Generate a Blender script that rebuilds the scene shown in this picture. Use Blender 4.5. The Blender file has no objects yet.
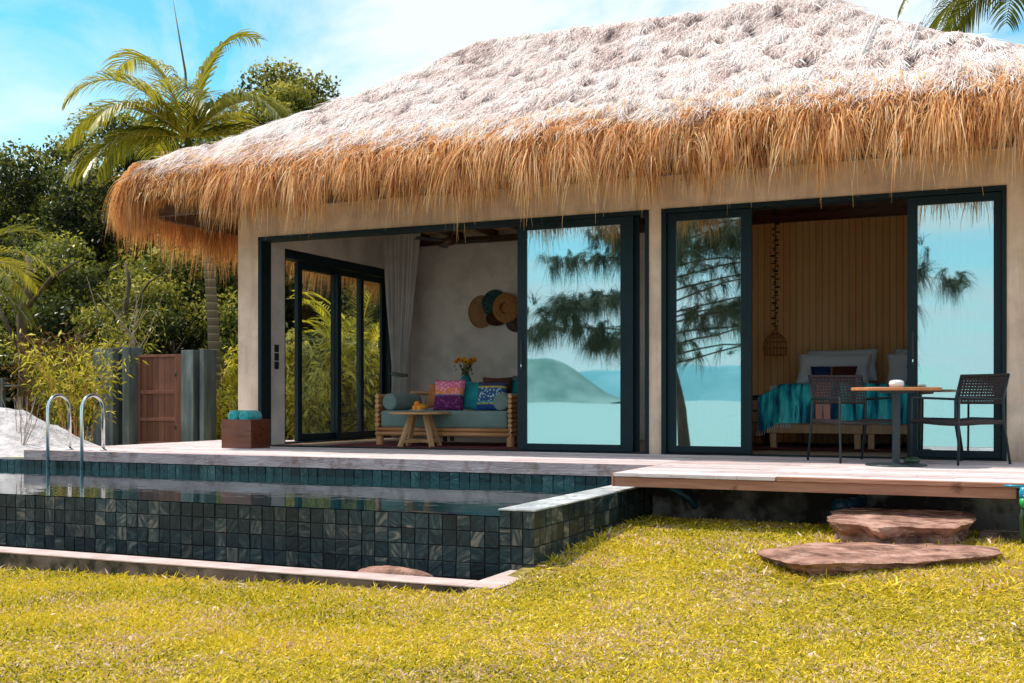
import bpy, bmesh, math, random
import numpy as np
from mathutils import Vector, Matrix, noise as mnoise

random.seed(7)
RNG = np.random.default_rng(11)
S = bpy.context.scene
COL = S.collection
R = math.radians

# ------------------------------------------------------------------ objects
def tag(o, label=None, cat=None, group=None, kind=None):
    if label: o['label'] = label
    if cat: o['category'] = cat
    if group: o['group'] = group
    if kind: o['kind'] = kind
    return o

def thing(name, label, cat, loc=(0, 0, 0), rz=0.0, group=None):
    o = bpy.data.objects.new(name, None)
    o.empty_display_size = .1
    COL.objects.link(o)
    o.location = loc
    o.rotation_euler = (0, 0, rz)
    return tag(o, label, cat, group)

def link_mesh(name, me, mat, parent=None, smooth=False, loc=None, rot=None):
    o = bpy.data.objects.new(name, me)
    COL.objects.link(o)
    for m in (mat if isinstance(mat, (list, tuple)) else [mat]):
        me.materials.append(m)
    if parent: o.parent = parent
    if loc: o.location = loc
    if rot: o.rotation_euler = rot
    if smooth:
        me.polygons.foreach_set('use_smooth', [True] * len(me.polygons))
    return o

def dup(root, label=None, loc=None, rz=None):
    r = root.copy(); COL.objects.link(r)
    if label: r['label'] = label
    if loc is not None: r.location = loc
    if rz is not None: r.rotation_euler = (0, 0, rz)
    for ch in list(root.children):
        c = ch.copy(); COL.objects.link(c); c.parent = r
        for g in list(ch.children):
            d = g.copy(); COL.objects.link(d); d.parent = c
    return r

class G:
    """collects simple solids into one mesh, with a tint value and a material slot for every face"""
    def __init__(s):
        s.v = []; s.f = []; s.t = []; s.m = []
    def add(s, vs, fs, tint=None, mi=0):
        b = len(s.v)
        s.v += [tuple(x) for x in vs]
        t = random.random() if tint is None else tint
        for f in fs:
            s.f.append([b + i for i in f]); s.t.append(t); s.m.append(mi)
        return s
    def box(s, x0, x1, y0, y1, z0, z1, tint=None, mi=0, M=None):
        vs = [Vector((x, y, z)) for z in (z0, z1) for y in (y0, y1) for x in (x0, x1)]
        if M is not None: vs = [M @ v for v in vs]
        return s.add(vs, [(0, 2, 3, 1), (4, 5, 7, 6), (0, 1, 5, 4), (2, 6, 7, 3), (0, 4, 6, 2), (1, 3, 7, 5)], tint, mi)
    def tube(s, pts, rad, n=10, tint=None, mi=0, cap=True):
        pts = [Vector(p) for p in pts]
        rad = rad if isinstance(rad, (list, tuple)) else [rad] * len(pts)
        vs = []; fs = []
        up = None
        for i, p in enumerate(pts):
            d = (pts[min(i + 1, len(pts) - 1)] - pts[max(i - 1, 0)]).normalized()
            if up is None:
                up = Vector((0, 0, 1)) if abs(d.z) < .9 else Vector((1, 0, 0))
            a = (up - d * up.dot(d)).normalized(); up = a
            b = d.cross(a)
            for k in range(n):
                an = 2 * math.pi * k / n
                vs.append(p + (a * math.cos(an) + b * math.sin(an)) * rad[i])
        for i in range(len(pts) - 1):
            for k in range(n):
                k2 = (k + 1) % n
                fs.append((i * n + k, i * n + k2, (i + 1) * n + k2, (i + 1) * n + k))
        if cap:
            fs.append(tuple(reversed(range(n))))
            fs.append(tuple((len(pts) - 1) * n + k for k in range(n)))
        return s.add(vs, fs, tint, mi)
    def lathe(s, prof, c=(0, 0, 0), n=24, tint=None, mi=0, M=None):
        vs = []; fs = []
        for (r, z) in prof:
            for k in range(n):
                a = 2 * math.pi * k / n
                v = Vector((r * math.cos(a), r * math.sin(a), z))
                if M is not None: v = M @ v
                vs.append(v + Vector(c))
        for i in range(len(prof) - 1):
            for k in range(n):
                k2 = (k + 1) % n
                fs.append((i * n + k, i * n + k2, (i + 1) * n + k2, (i + 1) * n + k))
        return s.add(vs, fs, tint, mi)
    def grid(s, fn, nu, nv, tint=None, mi=0):
        vs = [fn(i / nu, j / nv) for j in range(nv + 1) for i in range(nu + 1)]
        fs = [(j * (nu + 1) + i, j * (nu + 1) + i + 1, (j + 1) * (nu + 1) + i + 1, (j + 1) * (nu + 1) + i)
              for j in range(nv) for i in range(nu)]
        return s.add(vs, fs, tint, mi)
    def ball(s, c, r, n=10, tint=None, mi=0):
        r = r if isinstance(r, (tuple, list)) else (r, r, r)
        def fn(u, v):
            a = 2 * math.pi * u; b = math.pi * (v - .5)
            return (c[0] + r[0] * math.cos(b) * math.cos(a), c[1] + r[1] * math.cos(b) * math.sin(a), c[2] + r[2] * math.sin(b))
        return s.grid(fn, n, max(4, n // 2), tint, mi)
    def build(s, name, mat, parent=None, smooth=False, bevel=0, loc=None, rot=None, sub=0):
        me = bpy.data.meshes.new(name)
        me.from_pydata(s.v, [], s.f)
        at = me.attributes.new('tint', 'FLOAT', 'FACE')
        at.data.foreach_set('value', s.t)
        if any(s.m): me.polygons.foreach_set('material_index', s.m)
        me.update()
        o = link_mesh(name, me, mat, parent, smooth, loc, rot)
        if bevel:
            b = o.modifiers.new('bevel', 'BEVEL'); b.width = bevel; b.segments = 2; b.limit_method = 'ANGLE'
        if sub:
            b = o.modifiers.new('sub', 'SUBSURF'); b.levels = sub; b.render_levels = sub
        return o

def quads_mesh(name, verts, quads, tint, mat, parent=None, smooth=False):
    me = bpy.data.meshes.new(name)
    nv, nf = len(verts), len(quads)
    me.vertices.add(nv); me.vertices.foreach_set('co', verts.astype(np.float32).ravel())
    me.loops.add(nf * 4); me.loops.foreach_set('vertex_index', quads.astype(np.int32).ravel())
    me.polygons.add(nf)
    me.polygons.foreach_set('loop_start', np.arange(0, nf * 4, 4, dtype=np.int32))
    at = me.attributes.new('tint', 'FLOAT', 'FACE')
    at.data.foreach_set('value', tint.astype(np.float32))
    me.update(calc_edges=True)
    return link_mesh(name, me, mat, parent, smooth)

def unit(a):
    return a / np.maximum(np.linalg.norm(a, axis=-1, keepdims=True), 1e-9)

def strands(root, d0, length, width, droop, segs, tint, wob=.0, nrm=None, loose=.6):
    """ribbons: root (N,3), start direction, length, width, droop = pull downwards per unit of length"""
    N = len(root)
    length = np.broadcast_to(length, N); width = np.broadcast_to(width, N); droop = np.broadcast_to(droop, N)
    d = unit(d0)
    side = unit(np.cross(d, RNG.normal(size=(N, 3)) * (1 if nrm is None else loose) + (0 if nrm is None else nrm)))
    p = root.copy(); rows = []
    for i in range(segs + 1):
        w = width * (1 - .8 * (i / segs) ** 1.5) * .5
        rows.append(np.stack([p - side * w[:, None], p + side * w[:, None]], 1))
        if i < segs:
            p = p + d * (length / segs)[:, None]
            d = d + np.array([0, 0, -1.]) * (droop / segs)[:, None] + RNG.normal(size=(N, 3)) * wob
            d = unit(d)
    V = np.concatenate(rows, 1).reshape(-1, 3)
    K = 2 * (segs + 1)
    q = np.array([[2 * i, 2 * i + 1, 2 * i + 3, 2 * i + 2] for i in range(segs)])
    Q = (np.arange(N)[:, None, None] * K + q[None]).reshape(-1, 4)
    return V, Q, np.repeat(tint, segs)

def merge(parts):
    V = []; Q = []; T = []; b = 0
    for v, q, t in parts:
        V.append(v); Q.append(q + b); T.append(t); b += len(v)
    return np.concatenate(V), np.concatenate(Q), np.concatenate(T)

def leaves(c, size, tint, elong=.45, up=.3, dirs=None, fold=.0):
    N = len(c)
    a = unit(RNG.normal(size=(N, 3)) + (0 if dirs is None else dirs))
    n = unit(RNG.normal(size=(N, 3)) + np.array([0, 0, up]))
    b = unit(np.cross(a, n))
    s = np.broadcast_to(size, N)[:, None]
    V = np.stack([c, c + a * s * .5 + b * s * elong * .5, c + a * s - np.array([0, 0, 1.]) * s * .15, c + a * s * .5 - b * s * elong * .5], 1).reshape(-1, 3)
    Q = np.arange(N * 4).reshape(N, 4)
    return V, Q, tint

# ---------------------------------------------------------------- materials
def new_mat(name):
    m = bpy.data.materials.new(name); m.use_nodes = True
    nt = m.node_tree; nt.nodes.clear()
    out = nt.nodes.new('ShaderNodeOutputMaterial')
    return m, nt, out

def N_(nt, t, **kw):
    n = nt.nodes.new(t)
    for k, v in kw.items():
        if k in n.inputs: n.inputs[k].default_value = v
        else: setattr(n, k, v)
    return n

def ramp(nt, stops, interp='LINEAR'):
    n = nt.nodes.new('ShaderNodeValToRGB'); cr = n.color_ramp; cr.interpolation = interp
    while len(cr.elements) < len(stops): cr.elements.new(.5)
    for e, (p, c) in zip(cr.elements, stops):
        e.position = p; e.color = (*c, 1)
    return n

def coords(nt, scale=(1, 1, 1), kind='Object', rot=(0, 0, 0)):
    tc = nt.nodes.new('ShaderNodeTexCoord'); mp = nt.nodes.new('ShaderNodeMapping')
    mp.inputs['Scale'].default_value = scale; mp.inputs['Rotation'].default_value = rot
    nt.links.new(tc.outputs[kind], mp.inputs['Vector'])
    return mp.outputs['Vector']

def surf(name, stops, scale=3, stretch=(1, 1, 1), rough=.7, detail=5, bump=.15, bscale=None, metal=0, spec=.4,
         tint=0.0, dirt=None, distort=0, rvar=.1, sheen=0, coat=0, translucent=0, drip=None):
    """noise driven surface: colour ramp over noise (plus the face tint), bump from finer noise"""
    m, nt, out = new_mat(name); L = nt.links.new
    co = coords(nt, stretch)
    no = N_(nt, 'ShaderNodeTexNoise', Scale=scale, Detail=detail, Distortion=distort); L(co, no.inputs['Vector'])
    fac = no.outputs['Fac']
    if tint:
        at = N_(nt, 'ShaderNodeAttribute', attribute_name='tint')
        mx = N_(nt, 'ShaderNodeMix'); mx.inputs['Factor'].default_value = tint
        L(fac, mx.inputs['A']); L(at.outputs['Fac'], mx.inputs['B']); fac = mx.outputs['Result']
    cr = ramp(nt, stops); L(fac, cr.inputs['Fac'])
    colour = cr.outputs['Color']
    if dirt:
        n2 = N_(nt, 'ShaderNodeTexNoise', Scale=dirt[1], Detail=8, Roughness=.65); L(coords(nt), n2.inputs['Vector'])
        r2 = ramp(nt, [(dirt[2], (0, 0, 0)), (dirt[3], (1, 1, 1))]); L(n2.outputs['Fac'], r2.inputs['Fac'])
        mc = N_(nt, 'ShaderNodeMix', data_type='RGBA'); L(r2.outputs['Color'], mc.inputs['Factor'])
        L(colour, mc.inputs['A']); mc.inputs['B'].default_value = (*dirt[0], 1); colour = mc.outputs['Result']
    if drip:
        n4 = N_(nt, 'ShaderNodeTexNoise', Scale=1.0, Detail=7, Roughness=.6); L(coords(nt, (7, 7, .7)), n4.inputs['Vector'])
        sz = N_(nt, 'ShaderNodeSeparateXYZ'); L(coords(nt), sz.inputs[0])
        low = N_(nt, 'ShaderNodeMapRange'); low.inputs['From Min'].default_value = .45; low.inputs['From Max'].default_value = 0; low.inputs['To Max'].default_value = .22; L(sz.outputs['Z'], low.inputs['Value'])
        sm = N_(nt, 'ShaderNodeMath', operation='ADD'); L(n4.outputs['Fac'], sm.inputs[0]); L(low.outputs['Result'], sm.inputs[1])
        r4 = ramp(nt, [(.46, (1, 1, 1)), (.78, drip)]); L(sm.outputs[0], r4.inputs['Fac'])
        m4 = N_(nt, 'ShaderNodeMix', data_type='RGBA', blend_type='MULTIPLY'); m4.inputs['Factor'].default_value = 1; L(colour, m4.inputs['A']); L(r4.outputs['Color'], m4.inputs['B']); colour = m4.outputs['Result']
    bs = N_(nt, 'ShaderNodeBsdfPrincipled', Roughness=rough, Metallic=metal)
    bs.inputs['Specular IOR Level'].default_value = spec
    if coat: bs.inputs['Coat Weight'].default_value = coat
    if sheen: bs.inputs['Sheen Weight'].default_value = sheen
    L(colour, bs.inputs['Base Color'])
    if rvar:
        mr = N_(nt, 'ShaderNodeMapRange'); mr.inputs['To Min'].default_value = max(0, rough - rvar); mr.inputs['To Max'].default_value = min(1, rough + rvar)
        L(no.outputs['Fac'], mr.inputs['Value']); L(mr.outputs['Result'], bs.inputs['Roughness'])
    if bump:
        nb = N_(nt, 'ShaderNodeTexNoise', Scale=bscale or scale * 4, Detail=6); L(co, nb.inputs['Vector'])
        bp = N_(nt, 'ShaderNodeBump', Strength=bump, Distance=.02); L(nb.outputs['Fac'], bp.inputs['Height']); L(bp.outputs['Normal'], bs.inputs['Normal'])
    last = bs.outputs[0]
    if translucent:
        tr = N_(nt, 'ShaderNodeBsdfTranslucent'); L(colour, tr.inputs['Color'])
        ms = N_(nt, 'ShaderNodeMixShader'); ms.inputs[0].default_value = translucent
        L(last, ms.inputs[1]); L(tr.outputs[0], ms.inputs[2]); last = ms.outputs[0]
    L(last, out.inputs['Surface'])
    return m

def fibre(name, stops, translucent=.3, rough=.6, spec=.3, patch=0, pscale=1.0, tstops=None):
    """leaves, grass and straw: colour by the tint of every blade, with light passing through"""
    m, nt, out = new_mat(name); L = nt.links.new
    at = N_(nt, 'ShaderNodeAttribute', attribute_name='tint'); fac = at.outputs['Fac']
    if patch:
        no = N_(nt, 'ShaderNodeTexNoise', Scale=pscale, Detail=4); L(coords(nt), no.inputs['Vector'])
        mr = N_(nt, 'ShaderNodeMapRange'); mr.inputs['From Min'].default_value = .3; mr.inputs['From Max'].default_value = .7
        L(no.outputs['Fac'], mr.inputs['Value'])
        mx = N_(nt, 'ShaderNodeMix'); mx.inputs['Factor'].default_value = patch
        L(fac, mx.inputs['A']); L(mr.outputs['Result'], mx.inputs['B']); fac = mx.outputs['Result']
    cr = ramp(nt, stops); L(fac, cr.inputs['Fac'])
    bs = N_(nt, 'ShaderNodeBsdfPrincipled', Roughness=rough); bs.inputs['Specular IOR Level'].default_value = spec
    L(cr.outputs['Color'], bs.inputs['Base Color'])
    tr = N_(nt, 'ShaderNodeBsdfTranslucent'); 
    if tstops:
        c2 = ramp(nt, tstops); L(fac, c2.inputs['Fac']); L(c2.outputs['Color'], tr.inputs['Color'])
    else: L(cr.outputs['Color'], tr.inputs['Color'])
    ms = N_(nt, 'ShaderNodeMixShader'); ms.inputs[0].default_value = translucent
    L(bs.outputs[0], ms.inputs[1]); L(tr.outputs[0], ms.inputs[2]); L(ms.outputs[0], out.inputs['Surface'])
    return m

def plain(name, c, rough=.5, metal=0, spec=.5, c2=None, scale=8):
    c2 = c2 or tuple(x * .8 for x in c)
    return surf(name, [(.35, c2), (.65, c)], scale=scale, rough=rough, metal=metal, spec=spec, bump=.05, bscale=60)

M = {}
M['plaster'] = surf('plaster', [(.2, (.64, .45, .335)), (.5, (.80, .59, .45)), (.8, (.90, .71, .58))], scale=1.9, rough=.75, bump=.3, bscale=9,
                    dirt=((.54, .39, .31), 2.0, .44, .74), detail=10, drip=(.66, .62, .60))
M['plaster_in'] = surf('plaster_in', [(.25, (.64, .57, .54)), (.5, (.80, .72, .685)), (.8, (.90, .83, .80))], scale=2.2, rough=.65, bump=.1, bscale=14,
                       dirt=((.50, .455, .435), 1.7, .46, .75), detail=10)
M['frame'] = surf('dark_frame', [(.3, (.002, .011, .016)), (.7, (.004, .018, .025))], scale=5, rough=.45, bump=0, spec=.25)
M['wood_dark'] = surf('wood_dark', [(.3, (.035, .014, .008)), (.7, (.10, .04, .02))], scale=3, stretch=(1, 8, 8), rough=.4, bump=.1, tint=.2)
M['wood_box'] = surf('wood_box', [(.25, (.06, .013, .006)), (.75, (.17, .045, .02))], scale=3, stretch=(1, 6, 9), rough=.3, bump=.08, tint=.15, coat=.3)
M['wood_light'] = surf('wood_light', [(.2, (.40, .20, .09)), (.8, (.62, .36, .18))], scale=2.5, stretch=(7, 7, 1), rough=.5, bump=.08, tint=.2)
M['bamboo'] = surf('bamboo', [(.2, (.42, .17, .06)), (.5, (.60, .28, .11)), (.85, (.68, .38, .18))], scale=3, stretch=(1, 1, 1), rough=.35, bump=.05, tint=.4, spec=.5)
M['deck'] = surf('deck_board', [(.1, (.32, .21, .20)), (.4, (.60, .48, .48)), (.8, (.80, .72, .74))], scale=2.2, stretch=(1, 14, 14), rough=.8, bump=.35, bscale=9, tint=.45,
                 dirt=((.36, .22, .19), 4.2, .54, .74))
M['fascia'] = surf('fascia_board', [(.2, (.30, .13, .085)), (.55, (.50, .25, .17)), (.85, (.62, .36, .27))], scale=2.0, stretch=(1.2, 10, 12), rough=.75, bump=.3, tint=.3,
                   dirt=((.13, .05, .03), 3.0, .60, .70))
M['kerb'] = surf('weathered_kerb', [(.2, (.30, .22, .22)), (.6, (.48, .38, .40)), (.9, (.62, .55, .58))], scale=2.5, stretch=(1, 3, 5), rough=.8, bump=.3, bscale=12,
                 dirt=((.22, .13, .11), 6.0, .50, .70))
M['concrete'] = surf('dark_concrete', [(.25, (.10, .065, .05)), (.55, (.20, .14, .12)), (.9, (.33, .27, .25))], scale=3, rough=.85, bump=.4, bscale=20,
                     dirt=((.03, .028, .016), 4, .48, .62))  # darker than the kerb top, with blackish blotches
M['kerb_top'] = surf('kerb_top', [(.3, (.42, .30, .28)), (.7, (.62, .48, .45))], scale=5, rough=.8, bump=.2)
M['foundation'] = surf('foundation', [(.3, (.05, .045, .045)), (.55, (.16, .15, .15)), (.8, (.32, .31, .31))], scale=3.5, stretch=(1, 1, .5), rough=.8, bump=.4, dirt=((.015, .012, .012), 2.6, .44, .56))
M['soffit'] = surf('soffit', [(.3, (.62, .36, .17)), (.7, (.85, .56, .30))], scale=4, stretch=(1, 1, 1), rough=.8, bump=.3)
M['beam'] = surf('beam', [(.3, (.07, .035, .025)), (.7, (.16, .09, .06))], scale=3, stretch=(1, 1, 6), rough=.6, bump=.15, tint=.2)
M['panel'] = None
M['floor'] = surf('floor_boards', [(.2, (.26, .16, .11)), (.8, (.44, .30, .22))], scale=2, stretch=(1, 10, 10), rough=.35, bump=.05, tint=.4)
M['steel'] = surf('steel', [(.3, (.55, .60, .62)), (.7, (.72, .76, .78))], scale=5, rough=.16, metal=1, bump=0, rvar=.05)
M['black'] = plain('black', (.012, .012, .013), .5)
M['alu'] = surf('chair_frame', [(.3, (.016, .028, .033)), (.7, (.026, .04, .046))], scale=5, rough=.4, bump=0)
M['rope'] = surf('woven_rope', [(.2, (.035, .022, .024)), (.8, (.085, .055, .055))], scale=60, rough=.8, bump=.5, bscale=200)
M['tabletop'] = surf('table_wood', [(.25, (.36, .12, .045)), (.75, (.60, .24, .09))], scale=3, stretch=(1, 9, 3), rough=.4, bump=.05)
M['white'] = plain('white_ceramic', (.78, .80, .80), .25)
M['sage'] = surf('sage_fabric', [(.3, (.145, .215, .195)), (.7, (.205, .285, .26))], scale=5, rough=.9, bump=.3, bscale=300, sheen=.2)
M['greyfab'] = surf('grey_fabric', [(.3, (.10, .12, .12)), (.7, (.16, .18, .18))], scale=5, rough=.9, bump=.3, bscale=300)
M['tealfab'] = surf('teal_fabric', [(.3, (.01, .19, .22)), (.7, (.02, .34, .37))], scale=9, rough=.85, bump=.4, bscale=150)
M['towel'] = surf('towel', [(.3, (.01, .34, .36)), (.7, (.02, .50, .52))], scale=14, rough=.95, bump=.7, bscale=160, sheen=.4)
M['brownfab'] = surf('brown_fabric', [(.3, (.07, .022, .015)), (.7, (.13, .045, .03))], scale=9, rough=.9, bump=.4, bscale=150)
M['orangefab'] = surf('orange_fabric', [(.3, (.60, .17, .06)), (.7, (.75, .27, .10))], scale=9, rough=.9, bump=.4, bscale=150)
M['linen'] = surf('blue_white_linen', [(.3, (.80, .86, .95)), (.7, (.88, .92, .98))], scale=2.5, rough=.85, bump=.25, bscale=7)
M['curtain'] = surf('curtain_linen', [(.3, (.66, .62, .62)), (.7, (.80, .76, .76))], scale=4, rough=.9, bump=.3, bscale=120, translucent=.25)
M['sheet'] = surf('mattress_cotton', [(.3, (.45, .46, .50)), (.7, (.55, .56, .60))], scale=3, rough=.9, bump=.1)
M['rug'] = surf('rug', [(.4, (.17, .02, .025)), (.47, (.05, .02, .05)), (.53, (.30, .05, .04)), (.6, (.12, .015, .03))], scale=7, stretch=(1, 3, 1), rough=.95, bump=.3)
M['red'] = plain('red', (.45, .05, .03), .6)
M['rock'] = surf('sandstone', [(.25, (.12, .05, .035)), (.5, (.36, .185, .135)), (.75, (.58, .36, .29))], scale=6, stretch=(1, 1, 2.5), rough=.85, bump=.9, bscale=26,
                 dirt=((.08, .035, .02), 5.5, .50, .66), detail=10)
M['sand'] = surf('white_sand', [(.3, (.38, .34, .34)), (.55, (.58, .54, .55)), (.75, (.72, .69, .71))], scale=9, rough=.95, bump=1, bscale=34)
M['slate_pillar'] = surf('grey_stone', [(.25, (.05, .06, .065)), (.5, (.12, .14, .145)), (.75, (.24, .26, .26))], scale=2.5, stretch=(3, 3, .6), rough=.6, bump=.2)
M['slate_dark'] = surf('dark_stone', [(.25, (.018, .03, .038)), (.7, (.05, .07, .08))], scale=2.5, rough=.5, bump=.2)
M['gate'] = surf('gate_wood', [(.2, (.07, .022, .015)), (.5, (.17, .06, .035)), (.85, (.28, .12, .08))], scale=2.2, stretch=(9, 9, 1), rough=.75, bump=.3, tint=.45)
M['bark'] = surf('bark', [(.3, (.05, .035, .025)), (.7, (.14, .10, .07))], scale=6, stretch=(2, 2, .5), rough=.9, bump=.6)
M['palmbark'] = None
M['deadwood'] = surf('deadwood', [(.3, (.30, .22, .18)), (.7, (.50, .40, .33))], scale=6, rough=.9, bump=.3)
M['rattan'] = surf('rattan', [(.3, (.32, .12, .04)), (.7, (.56, .26, .08))], scale=30, rough=.6, bump=.6, bscale=90)
M['rattan_pale'] = surf('rattan_pale', [(.3, (.36, .18, .09)), (.7, (.55, .31, .17))], scale=30, rough=.7, bump=.6, bscale=90)
M['weave_teal'] = surf('weave_teal', [(.4, (.01, .05, .06)), (.6, (.06, .16, .17))], scale=40, rough=.8, bump=.6, bscale=90)
M['weave_dark'] = surf('weave_dark', [(.4, (.07, .04, .04)), (.6, (.20, .13, .12))], scale=40, rough=.8, bump=.6, bscale=90)
M['beads'] = plain('dark_beads', (.025, .015, .012), .5)
M['petal'] = surf('petal', [(.3, (.75, .20, .01)), (.7, (.85, .42, .02))], scale=30, rough=.6, bump=0, translucent=.2)
M['fruit'] = surf('orange_fruit', [(.3, (.75, .18, .01)), (.7, (.85, .34, .02))], scale=12, rough=.45, bump=.1)
M['bronze'] = plain('green_ceramic', (.03, .07, .035), .3)
M['greenplastic'] = plain('green_plastic', (.03, .42, .10), .3)
M['bluetap'] = plain('blue_plastic', (.0, .30, .48), .3)
M['bluepipe'] = plain('blue_pipe', (.005, .06, .11), .4)

STRAW = [(0, (.12, .035, .02)), (.18, (.44, .17, .06)), (.42, (.90, .45, .16)), (.70, (.97, .66, .32)), (1, (.98, .92, .76))]
M['fringe'] = fibre('straw_fringe', STRAW, translucent=.45, rough=.55, tstops=[(0, (.42, .15, .03)), (1, (.97, .50, .14))], patch=.35, pscale=2.2)
M['thatch'] = fibre('straw_weathered', [(0, (.10, .055, .07)), (.18, (.38, .24, .21)), (.34, (.84, .65, .59)), (.60, (.98, .86, .82)), (1, (.99, .96, .94))], translucent=.10, rough=.7)
M['thatch_base'] = surf('thatch_bed', [(.25, (.20, .075, .03)), (.38, (.34, .14, .06)), (.62, (.36, .26, .25)), (.85, (.62, .50, .48))], scale=5, rough=.9, bump=1, bscale=25, tint=.62)
M['grass'] = fibre('lawn_blades', [(0, (.05, .06, .010)), (.14, (.18, .18, .012)), (.30, (.52, .44, .02)), (.56, (.80, .61, .03)), (.83, (.93, .72, .08)), (.86, (.58, .30, .17)), (1, (.97, .80, .66))],
                   translucent=.30, rough=.5)
M['soil'] = surf('lawn_soil', [(.3, (.11, .07, .02)), (.55, (.22, .15, .04)), (.8, (.33, .24, .10))], scale=9, rough=.95, bump=.5, bscale=60)
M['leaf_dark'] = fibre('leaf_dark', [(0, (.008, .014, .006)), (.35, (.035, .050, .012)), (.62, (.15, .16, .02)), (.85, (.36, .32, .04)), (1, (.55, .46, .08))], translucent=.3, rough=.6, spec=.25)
M['leaf_mid'] = fibre('leaf_mid', [(0, (.015, .028, .008)), (.5, (.13, .15, .02)), (1, (.52, .46, .05))], translucent=.4, rough=.4, spec=.5)
M['leaf_yellow'] = fibre('leaf_yellow', [(0, (.03, .04, .01)), (.3, (.22, .22, .02)), (.6, (.80, .66, .04)), (1, (1, .90, .25))], translucent=.45, rough=.4, spec=.5)
M['frond'] = fibre('palm_leaf', [(0, (.03, .045, .01)), (.4, (.20, .20, .02)), (1, (.72, .58, .05))], translucent=.38, rough=.35, spec=.6)
M['frond_dark'] = fibre('dark_palm_leaf', [(0, (.02, .04, .01)), (.5, (.08, .11, .015)), (1, (.30, .26, .03))], translucent=.35, rough=.35, spec=.6)
M['casuarina'] = fibre('casuarina_needles', [(0, (.03, .045, .03)), (1, (.13, .16, .09))], translucent=.15)  # needle colour lightened to carry the haze of the reflection

# board-panelled bedroom wall: vertical grooves
def mk_panel():
    m, nt, out = new_mat('wall_boards'); L = nt.links.new
    co = coords(nt, (1, 1, 1))
    sp = N_(nt, 'ShaderNodeSeparateXYZ'); L(co, sp.inputs[0])
    mul = N_(nt, 'ShaderNodeMath', operation='MULTIPLY'); mul.inputs[1].default_value = 11.0; L(sp.outputs['X'], mul.inputs[0])
    fr = N_(nt, 'ShaderNodeMath', operation='FRACT'); L(mul.outputs[0], fr.inputs[0])
    gr = ramp(nt, [(0, (0, 0, 0)), (.07, (1, 1, 1)), (.93, (1, 1, 1)), (1, (0, 0, 0))]); L(fr.outputs[0], gr.inputs['Fac'])
    fl = N_(nt, 'ShaderNodeMath', operation='FLOOR'); L(mul.outputs[0], fl.inputs[0])
    wn = N_(nt, 'ShaderNodeTexWhiteNoise', noise_dimensions='1D'); L(fl.outputs[0], wn.inputs['W'])
    no = N_(nt, 'ShaderNodeTexNoise', Scale=2.0, Detail=8); L(coords(nt, (12, 1, 1)), no.inputs['Vector'])
    mx = N_(nt, 'ShaderNodeMix'); mx.inputs['Factor'].default_value = .35; L(no.outputs['Fac'], mx.inputs['A']); L(wn.outputs['Value'], mx.inputs['B'])
    cr = ramp(nt, [(.2, (.88, .42, .14)), (.8, (.98, .60, .26))]); L(mx.outputs['Result'], cr.inputs['Fac'])
    mc = N_(nt, 'ShaderNodeMix', data_type='RGBA'); L(gr.outputs['Color'], mc.inputs['Factor']); mc.inputs['A'].default_value = (.26, .10, .03, 1); L(cr.outputs['Color'], mc.inputs['B'])
    bs = N_(nt, 'ShaderNodeBsdfPrincipled', Roughness=.55); L(mc.outputs['Result'], bs.inputs['Base Color'])
    bp = N_(nt, 'ShaderNodeBump', Strength=.6, Distance=.006); L(gr.outputs['Color'], bp.inputs['Height']); L(bp.outputs['Normal'], bs.inputs['Normal'])
    L(bs.outputs[0], out.inputs['Surface']); return m
M['panel'] = mk_panel()

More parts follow.
